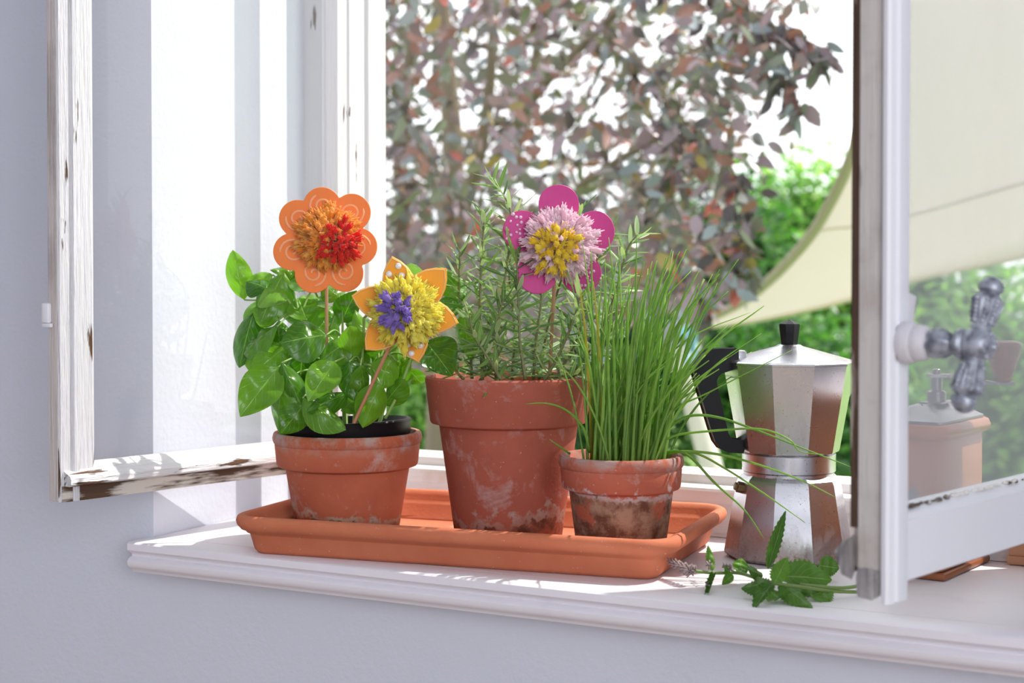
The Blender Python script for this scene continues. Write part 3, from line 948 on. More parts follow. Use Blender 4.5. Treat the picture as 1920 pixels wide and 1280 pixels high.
for (pl, r) in (
  ([(1222,850,0),(1250,806,-.01),(1292,780,-.02),(1345,782,-.03),(1410,803,-.045),(1500,838,-.055),(1602,878,-.06)], .0014),
  ([(1235,850,0),(1290,846,-.02),(1350,852,-.03),(1420,870,-.045),(1500,899,-.06),(1567,932,-.07)], .0013),
  ([(1245,850,0),(1300,848,-.02),(1360,878,-.035),(1440,930,-.055),(1509,979,-.07)], .0012),
  ([(1240,848,0),(1286,850,-.03),(1340,905,-.055),(1395,955,-.07),(1432,1009,-.08)], .0013),
  ([(1215,848,0),(1262,818,-.015),(1330,808,-.03),(1425,804,-.05),(1480,824,-.06),(1500,846,-.06),(1545,852,-.06)], .0011),
  ([(1106,848,-.01),(1092,800,-.02),(1062,769,-.03),(1025,756,-.04),(985,757,-.045)], .0012),
  ([(1068,850,-.015),(1048,836,-.03),(1030,823,-.035)], .0010),
  ([(1200,848,.0),(1252,760,.0),(1300,690,-.005),(1380,606,-.01)], .0012),
  ([(1190,848,.0),(1240,740,.0),(1285,640,.0),(1405,586,.0)], .0011),
  ([(1210,848,.0),(1262,770,.0),(1330,735,-.01),(1485,656,-.02)], .0010),
  ([(1205,848,.01),(1250,742,.01),(1290,660,.01),(1345,530,.02)], .0011)):
    blade([at_d(x, y, D + o) for (x, y, o) in pl], r, chive_mat)

# ================================================================== yarn flowers on sticks
def pick(name, px, py, d, yaw, pitch, label, stick_to, stick_from, stick_col):
    """stick_to / stick_from: pixel ends of the stick with depths"""
    e = empty(name, at_d(px, py, d), (math.radians(pitch), 0, TH + math.radians(yaw)))
    tag(e, label, 'flower pick', 'yarn pompom flowers stuck in the pots')
    bpy.context.view_layer.update()
    iv = e.matrix_basis.inverted()
    b = MB()
    p0 = iv @ at_d(*stick_from); p1 = iv @ at_d(*stick_to)
    b.tube([p0, (p0 + p1) / 2, p1], .00165, 10)
    b.build('stick', m_wood(name + '_stick', stick_col, (stick_col[0] * .82, stick_col[1] * .78, stick_col[2] * .72), 'z', 90), e)
    return e
def plate(outline, e, mat, th=.0032, name='petal_plate', edge_mat=None):
    """outline: list of (x,z) metres, CCW seen from the camera (-y side)"""
    b = MB()
    n = len(outline)
    mk = lambda s, y: [(x * s, y, z * s) for x, z in outline]
    b.loft([mk(1, th / 2), mk(1.0, -th / 2 + .0004), mk(.992, -th / 2)], True, True)
    return b.build(name, mat, e, smooth=30)
def pompom(e, name, c, R, n, rgs, mat, cone=1.0, axis=(0, -1, 0), thick=.0022, spread=PI, squash=.8):
    """soft ball of cut yarn ends radiating from c"""
    rg = random.Random(rgs)
    b = MB()
    ax = Vector(axis).normalized()
    u = ax.orthogonal().normalized(); v = ax.cross(u)
    c = Vector(c)
    for k in range(n):
        cz = 1 - (1 - math.cos(spread)) * (k + .5) / n
        ph = k * 2.399963 + rg.uniform(-.25, .25)
        sr = math.sqrt(max(0, 1 - cz * cz))
        dv = (ax * cz * squash + (u * math.cos(ph) + v * math.sin(ph)) * sr)
        dv = (dv + Vector((rg.gauss(0, .07), rg.gauss(0, .07), rg.gauss(0, .07))))
        L = R * rg.uniform(.86, 1.08)
        t = thick * rg.uniform(.8, 1.2)
        bend = Vector((rg.gauss(0, .09), rg.gauss(0, .09), rg.gauss(0, .09))) * R
        pts = [c + dv * L * s + bend * s * s for s in (.25, .6, .80, .92, .985, 1.01)]
        b.tube(pts, [t * .5, t * .78, t * 1.0, t * 1.05, t * .8, t * .3], 7)
        e0 = c + dv * L * .8 + bend * .6
        for q in range(6):          # loose fibres fraying out of the cut end
            a = rg.uniform(0, 2 * PI); q_ = math.sqrt(rg.random())
            off = (u * math.cos(a) + v * math.sin(a)) * t * (.4 + .6 * q_)
            le = rg.uniform(.99, 1.06)
            b.tube([e0 + off, c + dv * L * .95 + bend * .9 + off * 1.2, c + dv * L * le + bend + off * 1.35 + Vector((rg.gauss(0, .0005), rg.gauss(0, .0005), rg.gauss(0, .0005)))], [t * .3, t * .36, t * .12], 4)
    if spread > 1: b.sphere(c + ax * R * .05, R * .72, 16, 10)
    return tag(b.build(name, mat, e, smooth=180), kind='stuff')
def px2(k, d): return k * d / F
def m_felt(name, c1, c2):
    t = NT(name); co = t.coord('Object'); n1 = t.noise(t.coord('Object', (1, 1, .2)), 320, 3); n2 = t.noise(co, 60, 3)
    t.set(col=t.mix(t.math('ADD', t.math('MULTIPLY', n1, .5), t.math('MULTIPLY', n2, .5)), lin(*c1), lin(*c2)), rough=.5)
    t.bump(n1, .2, .0004)
    return t.mat
pearl = NT('pearl').set(col=lin(236, 228, 226), rough=.22, spec=.7, coat=.5).mat
pearl_pink = NT('pearl_pink').set(col=lin(226, 176, 204), rough=.22, spec=.7, coat=.5).mat

# --- orange scalloped flower
d = 1.492
e = pick('flower_pick', 610, 444, d, 4, 0, 'orange scalloped pompom flower with raised swirls and a red heart', (612, 500, d + .003), (613, 770, d + .02), (206, 160, 118))
k = d / F
lobes = [(-6, 58), (50, 46), (62, -18), (36, -68), (-22, -70), (-62, -28), (-51, 34)]
LR_ = 35.0
# union outline of the lobes by polar marching
out = []
for i in range(168):
    a = -PI / 2 + 2 * PI * i / 168
    ca, sa = math.cos(a), math.sin(a)
    best = 30.0
    for (lx, lz) in lobes:
        bq = lx * ca + lz * sa
        disc = bq * bq - (lx * lx + lz * lz - LR_ * LR_)
        if disc > 0: best = max(best, bq + math.sqrt(disc))
    out.append((best * ca * k, best * sa * k))
org = m_felt('orange_wood', (246, 134, 40), (232, 112, 24))
pl = plate(out, e, org)
swm = NT('swirl_relief').set(col=lin(250, 176, 126), rough=.3, coat=.4).mat
for q, (lx, lz) in enumerate(lobes):
    pts = []
    ph = math.atan2(lz, lx) + (1.2 if q % 2 else -1.2)
    hand = 1 if q % 2 else -1
    for i in range(40):
        f = i / 39
        a = ph + hand * f * 2 * PI * 1.75
        r = (4 + 20 * f) * k
        pts.append((lx * .97 * k + r * math.cos(a), -.0020, lz * .97 * k + r * math.sin(a)))
    b = MB(); b.tube(pts, [.0006] + [.00115] * 38 + [.0006], 6)
    b.build('swirl', swm, pl)
pompom(e, 'pompom', (6 * k, -.004, -2 * k), 54 * k, 400, 1, m_wool('orange_wool', (255, 204, 104), (255, 170, 56)), spread=1.7)
pompom(e, 'pompom_heart', (20 * k, -.0065, -10 * k), 60 * k, 105, 2, m_wool('red_wool', (252, 72, 44), (240, 38, 32)), spread=.72, axis=(.22, -1, -.12))

# --- yellow star flower
d = 1.418
e = pick('flower_pick', 760, 581, d, -8, 4, 'yellow pompom flower with six pointed orange petals and a purple heart', (742, 625, d + .004), (664, 792, d + .025), (200, 142, 108))
k = d / F
tips = [(-24, 101), (79, 78), (101, -24), (24, -99), (-78, -76), (-103, 27)]
amber = m_felt('amber_card', (250, 172, 52), (242, 152, 30))
rimm = NT('glitter_edge').set(col=lin(238, 190, 120), rough=.45).mat
for q, (tx, tz) in enumerate(tips):
    L = math.hypot(tx, tz); ux, uz = tx / L, tz / L
    prof = []
    for f, wv in ((.10, .16), (.25, .24), (.42, .30), (.58, .295), (.74, .235), (.88, .135), (1.0, 0.0)):
        prof.append((f * L, wv * L))
    ol = [(a * ux + wv * uz, a * uz - wv * ux) for (a, wv) in prof] + [(a * ux - wv * uz, a * uz + wv * ux) for (a, wv) in reversed(prof[:-1])]
    pt = plate([(x * k, z * k) for x, z in ol], e, amber, th=.0022, name='petal')
    b = MB()
    loop = [(x * k * .965, -.0014, z * k * .965) for x, z in ol]
    b.tube(loop, .0007, 5)
    b.build('edge_trim', rimm, pt)
    if q in (0, 3):
        for (a, sd_) in ((.80, .08), (.70, -.12), (.62, .10)):
            b = MB(); b.sphere(((a * tx + sd_ * L * uz) * k, -.0022, (a * tz - sd_ * L * ux) * k), 6.3 * k, 12, 8, sq=(1, .7, 1))
            b.build('pearl', pearl, pt)
pompom(e, 'pompom', (6 * k, -.004, -3 * k), 59 * k, 420, 3, m_wool('yellow_wool', (255, 250, 130), (255, 240, 76)), spread=1.75, thick=.0024)
pompom(e, 'pompom_heart', (-4 * k, -.010, 3 * k), 62 * k, 40, 4, m_wool('purple_wool', (182, 154, 228), (146, 114, 208)), spread=.55, axis=(-.05, -1, .03), thick=.0028)

# --- magenta petalled flower
d = 1.462
e = pick('flower_pick', 1048, 455, d, 6, -2, 'magenta pompom flower with five round petals and a yellow heart', (1041, 500, d + .004), (1030, 716, d + .02), (196, 150, 116))
k = d / F
mag = m_felt('magenta_card', (214, 40, 142), (186, 24, 118))
dirs = [(90, 108), (18, 108), (-54, 104), (-126, 104), (162, 108)]
for q, (ang, L) in enumerate(dirs):
    a = math.radians(ang); ux, uz = math.cos(a), math.sin(a)
    ol = []
    for i in range(28):
        t = 2 * PI * i / 28
        ax_ = 66 + 43 * math.cos(t); w_ = 38 * math.sin(t) * (1 + .12 * math.cos(t))
        ol.append(((ax_ * ux - w_ * uz) * k, (ax_ * uz + w_ * ux) * k))
    pt = plate(ol, e, mag, th=.0022, name='petal')
    if q in (2, 4):
        rg = random.Random(60 + q)
        spots = []
        while len(spots) < 16:
            r_, w_ = rg.uniform(64, 102), rg.uniform(-24, 24)
            rad = rg.uniform(2.2, 3.9)
            if all(math.hypot(r_ - s_[0], w_ - s_[1]) > rad + s_[2] + .6 for s_ in spots): spots.append((r_, w_, rad))
        for (r_, w_, rad) in spots:
            b = MB(); b.sphere(((r_ * ux - w_ * uz) * k, -.0018, (r_ * uz + w_ * ux) * k), rad * k, 8, 6, sq=(1, .8, 1))
            b.build('pearl', pearl_pink, pt)
pompom(e, 'pompom', (0, -.004, -3 * k), 61 * k, 440, 5, m_wool('pink_wool', (255, 238, 245), (255, 220, 234)), spread=1.75, thick=.0024)
pompom(e, 'pompom_heart', (-7 * k, -.008, -10 * k), 63 * k, 74, 6, m_wool('gold_wool', (255, 236, 84), (255, 220, 48)), spread=.72, axis=(-.06, -1, -.10), thick=.0028)

# ================================================================== moka pot
MD = 1.438
MX = (1480 - 960) / F * MD
mk = MD / F
moka = empty('moka_pot', W(MX, MD, .0006), (0, 0, TH + math.radians(6)))
tag(moka, 'faceted aluminium moka pot with rust stains and black handle', 'coffee maker')
alu = m_aluminium()
zp = lambda y: HC - (y - HOR) * mk
xp = lambda x: (x - 1480) * mk
A0 = math.radians(-96.0 - 18 - 6 + 0)
def facet(rz, n=10, top=True):
    return [[(r * math.cos(A0 + 2 * PI * k / n), r * math.sin(A0 + 2 * PI * k / n), z) for k in range(n)] for (r, z) in rz]
b = MB()
b.loft(facet([(.048, 0), (.0545, 0.0005), (.0572, .003), (.0575, .005), (.0465, zp(905)), (.0448, zp(897)), (.0410, zp(889))]), True, True)
b.build('boiler', alu, moka, smooth=18)
b = MB(); b.lathe([(.036, zp(890)), (.0405, zp(890)), (.0405, zp(885)), (.0395, zp(884)), (.0418, zp(882)), (.0418, zp(851)), (.0405, zp(849))], 48)
b.build('collar', alu, moka, smooth=40)
b = MB()
b.loft(facet([(.0405, zp(850)), (.0445, zp(846)), (.0452, zp(842)), (.0585, zp(686)), (.0588, zp(683)), (.0570, zp(683)), (.0555, zp(686)), (.043, zp(830))]), True, True)
b.build('upper_chamber', alu, moka, smooth=18)
b = MB()
b.loft(facet([(.0570, zp(684)), (.0592, zp(682.5)), (.0594, zp(679)), (.0575, zp(676)), (.030, zp(660)), (.0125, zp(650)), (.0100, zp(647))]), True, True)
b.build('lid', alu, moka, smooth=18)
b = MB()
kn = [(.0072, zp(648)), (.0078, zp(645)), (.0098, zp(611)), (.0095, zp(608)), (.0012, zp(600))]
b.loft([[(r * math.cos(.2 + 2 * PI * q / 8), r * math.sin(.2 + 2 * PI * q / 8), z) for q in range(8)] for (r, z) in kn], True, True)
tag(b.build('knob', blk, moka, smooth=18), 'black faceted lid knob')
# spout, a folded V on the right
b = MB()
sp_t = [(.050, -.020), (.0700, -.0030), (.0722, 0), (.0700, .0030), (.050, .020)]
ringT = [(x, y, zp(687)) for x, y in sp_t]
ring1 = [(.050, -.0155, zp(705)), (.0655, -.0022, zp(705)), (.0672, 0, zp(705)), (.0655, .0022, zp(705)), (.050, .0155, zp(705))]
ring2 = [(.047, -.006, zp(745)), (.0550, -.0012, zp(745)), (.0562, 0, zp(745)), (.0550, .0012, zp(745)), (.047, .006, zp(745))]
ring3 = [(.046, -.001, zp(772)), (.0508, -.0003, zp(772)), (.0510, 0, zp(772)), (.0508, .0003, zp(772)), (.046, .001, zp(772))]
b.loft([ring3, ring2, ring1, ringT], True, True)
b.box(.050, .0705, -.0125, .0125, zp(686), zp(682.5))
b.build('spout', alu, moka, smooth=25)
# handle
hp = [(1377, 655), (1345, 656), (1330, 657), (1316, 664), (1300, 683), (1297, 694), (1303, 716), (1331, 806), (1338, 826), (1347, 838), (1360, 844), (1388, 846), (1390, 834), (1388, 827), (1370, 824), (1362, 820), (1357, 811), (1336, 722), (1335, 712), (1339, 703), (1346, 697), (1362, 692), (1377, 690)]
hs = 1.0
ol = [(xp(x), zp(y)) for x, y in hp][::-1]
b = MB()
mk2 = lambda ins, yy: [(x * (1) , yy, z) for x, z in ol]
cx = sum(x for x, z in ol) / len(ol)
def shrink(q):
    res = []
    n = len(ol)
    for i in range(n):
        (x0, z0), (x1, z1), (x2, z2) = ol[i - 1], ol[i], ol[(i + 1) % n]
        tx, tz = x2 - x0, z2 - z0
        L = math.hypot(tx, tz) or 1
        res.append((x1 - tz / L * q, z1 + tx / L * q))
    return res
s1, s0 = shrink(.0014), ol
b.loft([[(x, .0085, z) for x, z in s1], [(x, .0070, z) for x, z in s0], [(x, -.0070, z) for x, z in s0], [(x, -.0085, z) for x, z in s1]], True, True)
tag(b.build('handle', blk, moka, smooth=50), 'black bakelite handle')
b = MB()
b.box(xp(1350), xp(1395), -.0078, .0078, zp(690), zp(657), bev=.002)
b.build('hinge_bracket', alu, moka)
b = MB()      # safety valve
vm = Matrix.Translation((-.0462, -.0085, zp(912))) @ Matrix.Rotation(math.radians(-76), 4, 'Y')
b.lathe([(.0050, -.004), (.0050, .0035), (.0036, .004), (.0034, .006), (.0015, .0062)], 6, M=vm)
tag(b.build('safety_valve', plain('old_brass', lin(112, 88, 58), .45, .8), moka, smooth=20), 'tarnished brass valve')

# ================================================================== coffee grinder behind the right sash
gN = W(.3580, 1.318)
gR = Vector((.571 * ct - .82 * st, .571 * st + .82 * ct, 0))
ga = rot_of(gR)                           # local x along the right face, local y along the left face
grind = empty('coffee_grinder', gN + Vector((0, 0, .0006)), (0, 0, ga))
tag(grind, 'wooden box coffee grinder with metal crank behind the right sash', 'coffee grinder')
gw, gl = .116, .062
walnut = m_wood('grinder_wood', (190, 118, 70), (150, 88, 52), 'z', 70, .42)
b = MB()
b.box(0, gw, 0, gl, 0, .006, bev=.002); b.box(.003, gw - .003, .003, gl - .003, .006, .013, bev=.003)
b.build('base', m_wood('grinder_base_wood', (164, 98, 56), (118, 66, 38), 'x', 60, .4), grind)
b = MB(); b.box(.006, gw - .006, .006, gl - .006, .0125, .116, bev=.0012)
b.build('body', walnut, grind)
b = MB(); b.box(-.001, gw + .001, -.001, gl + .001, .1155, .1290, bev=.0060)
b.build('top_moulding', m_wood('grinder_top_wood', (190, 120, 72), (150, 90, 54), 'x', 60, .4), grind, smooth=60)
dull = NT('dull_steel'); nn = dull.noise(dull.coord('Object'), 90, 4)
dull.set(col=dull.mix(nn, lin(150, 146, 150), lin(108, 102, 106)), rough=.38, metal=.85)
b = MB()
rings = []
for (ins, z) in ((.004, .1291), (.004, .1310), (.007, .1325), (.010, .1345), (.020, .1420), (.026, .1440), (.028, .1442)):
    rings.append([(x, y, z) for x, y in rrect(ins, gw - ins, ins, gl - ins, .006, 3)])
b.loft(rings, True, True)
b.build('lid', dull.mat, grind, smooth=30)
bpy.context.view_layer.update()
gi = grind.matrix_basis.inverted()
sh = gi @ W((1757 - 960) / F * 1.375, 1.375, 0); sx, sy = sh.x, sh.y
b = MB()
b.lathe([(.0080, .1436), (.0080, .1530), (.0070, .1540), (.0048, .1545), (.0048, .1660), (.0034, .1662), (.0034, .1722), (.0028, .1728)], 24, M=Matrix.Translation((sx, sy, 0)))
b.box(sx - .016, sx + .016, sy - .010, sy + .010, .1432, .1450, bev=.0008)
b.build('shaft', dull.mat, grind, smooth=30)
kb = gi @ W((1882 - 960) / F * 1.372, 1.372, 0)
b = MB()
v = Vector((kb.x - sx, kb.y - sy, 0)); La = v.length; v.normalize()
am = Matrix.Translation((sx, sy, 0)) @ Matrix.Rotation(math.atan2(v.y, v.x), 4, 'Z')
b.loft([[(x, y, z) for (y, z) in ((-.0055, .1655 + dz), (.0055, .1655 + dz), (.0055, .1685 + dz), (-.0055, .1685 + dz))] for x, dz in ((-.0075, 0), (0, 0), (.012, 0), (.040, -.0055), (La - .004, -.0065), (La + .0085, -.0065))], True, True, M=am)
b.build('crank_arm', dull.mat, grind, smooth=30)
b = MB()
b.lathe([(.0060, 0), (.0072, .001), (.0085, .006), (.0118, .017), (.0150, .0265), (.0158, .0300), (.0150, .0330), (.0120, .0348), (.0060, .0352), (.0058, .0348), (.001, .0348)], 32, M=Matrix.Translation((kb.x, kb.y, .1622)))
b.build('crank_knob', m_wood('grinder_knob_wood', (150, 98, 78), (126, 80, 64), 'z', 70, .45), grind, smooth=50)
b = MB()      # diamond badge on the left face
bx_ = lambda y, z: (.0052, y, z)
outl = [(-.013, 0), (0, -.017), (.013, 0), (0, .017)]
b.add([(.0058, .030 + y, .060 + z) for y, z in outl] + [(.0046, .030 + y * .9, .060 + z * .9) for y, z in outl], [(0, 1, 2, 3), (7, 6, 5, 4), (0, 4, 5, 1), (1, 5, 6, 2), (2, 6, 7, 3), (3, 7, 4, 0)])
tag(b.build('badge', dull.mat, grind, smooth=None), 'metal diamond badge')

# small pale wooden board leaning on the frame
pb = W(.436, 1.400)
b = MB()
b.box(0, .085, -.012, -.003, .0006, .036, bev=.0012); b.box(-.001, .086, -.0145, -.0122, .0006, .008, bev=.0006)
o = b.build('wooden_board', m_wood('pale_board_wood', (222, 176, 140), (200, 150, 116), 'x', 50, .55))
o.location = Vector((pb.x, Y_WIN + .0005, SZ))
tag(o, 'short pale wooden board standing against the window frame beside the grinder', 'wooden board')

# ================================================================== mint sprig on the sill
ms = at_z(1470, 1100, 0)
mint = empty('mint_sprig', ms)
tag(mint, 'cut mint sprig with toothed leaves and a faded flower spike lying on the sill', 'herb')
mi_ = Matrix.Translation(-ms)
mint_mat = m_leaf('mint_leaf', (62, 106, 30), (98, 146, 42), (168, 194, 122), under=(120, 158, 92), trans=.25, rough=.45, island=False, side=7.0, veinw=.05)
mint_stem = m_leaf('mint_stem', (110, 140, 66), (126, 150, 80), (126, 150, 80), trans=.1, rough=.5)
mint_w = lambda t: .5 * (math.sin(PI * t ** .75) ** .8)
mint_meshes = [leaf_mesh('mint_leaf', mint_mat, mint_w, arch=a, cup=c, puff=.12, n=22, m=3, serr=.12, twist=tw) for (a, c, tw) in ((.1, -.2, 0), (.2, .25, .15), (-.1, -.15, -.15), (.15, .1, .3))]
def zpt(x, y, z): return at_z(x, y, z)
ml = [  # base px, tip px, base z, tip z, width m, facing bias (up, camera)
 (1447, 1092, 1388, 1098, .014, .010, .021, 1.0, .6), (1447, 1095, 1412, 1133, .014, .003, .013, 1.0, .5), (1452, 1094, 1476, 1044, .014, .036, .014, .3, 1.0),
 (1462, 1080, 1563, 1078, .016, .012, .026, .8, .8), (1462, 1093, 1526, 1134, .014, .003, .018, 1.0, .4), (1440, 1128, 1474, 1104, .002, .008, .014, 1, .2),
 (1440, 1066, 1472, 956, .012, .056, .010, .1, .35), (1535, 1060, 1576, 1064, .012, .016, .018, .4, 1.0), (1520, 1118, 1562, 1098, .004, .010, .022, 1, .5),
 (1386, 1072, 1392, 1046, .010, .022, .014, .3, 1.0), (1384, 1074, 1402, 1060, .010, .014, .009, .6, .8), (1375, 1078, 1352, 1094, .010, .003, .011, .8, .6),
 (1336, 1070, 1328, 1022, .010, .030, .007, .2, 1.0), (1338, 1076, 1322, 1118, .010, .001, .005, .6, .6), (1370, 1074, 1356, 1064, .010, .016, .009, .5, .9),
 (1480, 1100, 1530, 1110, .006, .004, .016, 1, .4), (1430, 1078, 1408, 1064, .012, .022, .013, .5, .8)]
rg = random.Random(71)
for q, (x0, y0, x1, y1, z0, z1, wd, upv, cv) in enumerate(ml):
    a, c = zpt(x0, y0, z0), zpt(x1, y1, z1)
    if q == 6: c = at_d(x1, y1, (a.dot(FWD)) + .004)
    if q in (2, 3, 7, 9, 12): c = at_d(x1, y1, a.dot(FWD) + .003)
    Mx, L = frame_from(a, c, Vector((0, 0, upv)) - FWD * cv)
    inst('leaf', mint_meshes[q % 4], mint, mi_ @ Mx @ Matrix.Diagonal((L, wd, L, 1)))
b = MB()
st_pts = [(1300, 1070, .012), (1340, 1074, .010), (1384, 1074, .010), (1420, 1084, .012), (1452, 1093, .014), (1500, 1100, .012), (1560, 1108, .006), (1633, 1110, .0025)]
b.tube(spline([zpt(x, y, z) for x, y, z in st_pts], 5), .0014, 7)
b.tube(spline([zpt(1500, 1096, .012), zpt(1570, 1102, .008), zpt(1608, 1098, .008), zpt(1622, 1088, .010)], 5), .0015, 7)
b.tube(spline([zpt(1384, 1074, .010), zpt(1365, 1066, .014), zpt(1358, 1062, .016)], 4), .0007, 5)
b.build('stem', mint_stem, mint, smooth=180, mat4=mi_)
# faded flower spike and dry buds
dry = m_wood('dry_calyx', (188, 170, 168), (104, 78, 76), 'x', 400, .9)
rg = random.Random(75)
def spike(name, px0, px1, z, r, n):
    b = MB()
    A, Bp = zpt(px0[0], px0[1], z), zpt(px1[0], px1[1], z + .002)
    ax = (Bp - A); Ls = ax.length; ax.normalize(); u = ax.orthogonal().normalized(); v = ax.cross(u)
    for k in range(n):
        f = k / n; a = k * 2.4
        rr = r * (1 - .45 * f)
        p = A + ax * Ls * f
        o = (u * math.cos(a) + v * math.sin(a))
        b.tube([p, p + o * rr * .6 + ax * .001, p + o * rr * rg.uniform(.9, 1.2) + ax * .0025], [.0003, .0009, .0004], 5)
    return b.build(name, dry, mint, smooth=180, mat4=mi_)
spike('flower_spike', (1298, 1072), (1256, 1052), .012, .0056, 75)
spike('flower_spike', (1304, 1071), (1296, 1066), .012, .0045, 22)
spike('dry_bud', (1330, 1062), (1327, 1046), .016, .0032, 16)
spike('dry_bud', (1331, 1086), (1326, 1098), .004, .0030, 16)
spike('dry_bud', (1372, 1066), (1358, 1060), .014, .0032, 16)

# ================================================================== the garden
GZ = -.25
b = MB(); b.box(-14, 12, Y_OUT + .02, 22, GZ - .1, GZ)
t = NT('lawn'); nl = t.noise(t.coord('Object'), 9, 5, .7)
t.set(col=t.mix(nl, lin(96, 132, 58), lin(132, 160, 80)), rough=.9); t.bump(nl, .8, .03)
structure(b.build('ground', t.mat, smooth=None))

def m_foliage(name, stops, trans, tcol, rough=.4):
    t = NT(name)
    rnd = t.n('ShaderNodeNewGeometry').outputs['Random Per Island']
    col = t.ramp(rnd, [(p, lin(*c)) for p, c in stops], 'CONSTANT')
    t.set(col=col, rough=rough, spec=.55)
    t.translucent(trans, t.mix(1.0, col, tcol, 'MULTIPLY'))
    return t.mat
plum_stops = [(0, (126, 112, 122)), (.12, (82, 78, 82)), (.22, (108, 112, 108)), (.42, (140, 124, 134)), (.58, (112, 122, 100)), (.72, (140, 106, 98)), (.84, (124, 136, 142)), (.955, (168, 96, 86)), (.98, (150, 138, 84))]
plum = m_foliage('plum_leaf', plum_stops, .22, (1.5, 1.05, .8, 1), .30)
simple = lambda t: .5 * math.sin(PI * t ** .8) ** .8
def leaf_geo(L, wr, arch, twist):
    n = 5; vs = []; fs = []
    for i in range(n + 1):
        t_ = i / n; hw = max(simple(t_), .01) * wr
        for s_ in (-1, 0, 1):
            vs.append((t_ * L, hw * s_ * L, (-arch * t_ ** 1.6 + .10 * abs(s_) * hw + twist * hw * s_ * t_) * L))
    for i in range(n):
        for j in range(2): fs.append((i * 3 + j, (i + 1) * 3 + j, (i + 1) * 3 + j + 1, i * 3 + j + 1))
    return vs, fs
variants = [leaf_geo(1, w_, a_, t_) for (w_, a_, t_) in ((.48, .15, .3), (.40, .32, -.4), (.54, .05, .2), (.44, .42, .6))]

plum_root = at_d(820, 900, 4.6); plum_root.z = GZ
tree = empty('plum_tree', plum_root)
tag(tree, 'tall purple-leaved tree filling the view outside the open window', 'tree')
pi_ = Matrix.Translation(-plum_root)
bark = m_wood('tree_bark', (140, 126, 108), (96, 84, 72), 'z', 30, .9)
limbs = [
 ([(815, 1200, 4.6), (825, 800, 4.6), (845, 480, 4.6), (850, 300, 4.6), (835, 100, 4.6), (800, -300, 4.6)], 62, 28),
 ([(760, 1150, 5.2), (765, 600, 5.2), (750, 280, 5.1), (772, 60, 5.0), (760, -250, 5.0)], 40, 20),
 ([(850, 470, 4.6), (905, 260, 4.4), (925, 60, 4.3), (940, -250, 4.2)], 30, 14),
 ([(850, 430, 4.6), (760, 230, 4.3), (722, 110, 4.1), (640, -60, 4.0)], 22, 12),
 ([(925, 300, 4.4), (1015, 165, 3.9), (1125, 55, 3.6), (1260, -90, 3.4)], 20, 8),
 ([(845, 560, 4.6), (960, 420, 4.3), (1040, 380, 4.0), (1160, 300, 3.6), (1290, 230, 3.3)], 22, 7),
 ([(1010, -250, 4.4), (1010, -20, 4.4), (1003, 120, 4.4), (960, 330, 4.5)], 10, 22),
 ([(1125, 55, 3.6), (1230, 150, 3.3), (1262, 260, 3.2), (1262, 380, 3.15)], 8, 3),
 ([(1260, -90, 3.4), (1400, 20, 3.1), (1500, 70, 3.0), (1562, 100, 3.0)], 8, 2.5),
 ([(1290, 230, 3.3), (1370, 310, 3.1), (1400, 430, 3.05), (1385, 540, 3.0)], 6, 2.5),
 ([(1400, 20, 3.1), (1460, 130, 3.0), (1500, 200, 2.95)], 5, 2),
 ([(1160, 300, 3.6), (1230, 420, 3.4), (1300, 520, 3.3), (1330, 585, 3.3)], 6, 2.5),
 ([(760, 230, 4.3), (830, 330, 4.0), (900, 420, 3.8)], 10, 4)]
rg = random.Random(101)
paths = []
for (pl, r0, r1) in limbs:
    sp = spline([at_d(x, y, d_) for x, y, d_ in pl], 6)
    dd = pl[0][2]
    b = MB(); n = len(sp)
    b.tube(sp, [(r0 + (r1 - r0) * i / (n - 1)) * .5 * dd / F for i in range(n)], 8)
    b.build('trunk' if r0 > 35 else 'branch', bark, tree, smooth=180, mat4=pi_)
    paths.append((sp, r0))
def xmax(y):
    pts = [(-400, 1500), (0, 1545), (100, 1500), (200, 1480), (300, 1420), (400, 1430), (500, 1395), (560, 1345), (600, 1200), (720, 1120)]
    for (ya, xa), (yb_, xb_) in zip(pts, pts[1:]):
        if ya <= y <= yb_: return xa + (xb_ - xa) * (y - ya) / (yb_ - ya)
    return 1000
cand = []
def add_leaf(p, droop, L=None):
    L = L or rg.uniform(.032, .056)
    az = rg.uniform(0, 2 * PI)
    dv = Vector((math.cos(az), math.sin(az), -droop + rg.gauss(0, .45))).normalized()
    fc = Vector((rg.gauss(0, 1), rg.gauss(0, 1), rg.gauss(.5, .7)))
    Mx, _ = frame_from(p, p + dv * L, fc)
    cand.append((p, Mx, L, rg.randrange(4)))
k = 0
while k < 7600:
    y = rg.uniform(-380, 690); x = rg.uniform(380, 1560)
    xm = xmax(y)
    if x > xm: continue
    if x > xm - 160 and rg.random() < (x - xm + 160) / 160 * .8: continue
    hole = math.sin(x * .021 + 1.3 * math.sin(y * .017)) * math.sin(y * .024 + 1.1 * math.sin(x * .013))
    if hole > .34 and rg.random() < .8 and y < 420: continue
    t_ = (x - 700) / 800
    d_ = rg.uniform(4.9 - 1.5 * max(0, min(1, t_)), 5.4) if rg.random() < .45 else rg.uniform(2.95, 4.2)
    if x > 1300: d_ = rg.uniform(2.85, 3.5)
    p = at_d(x, y, d_)
    add_leaf(p, .6); k += 1
    if rg.random() < .5:
        add_leaf(p + Vector((rg.gauss(0, .03), rg.gauss(0, .03), rg.gauss(0, .03))), .7); k += 1
k = 0
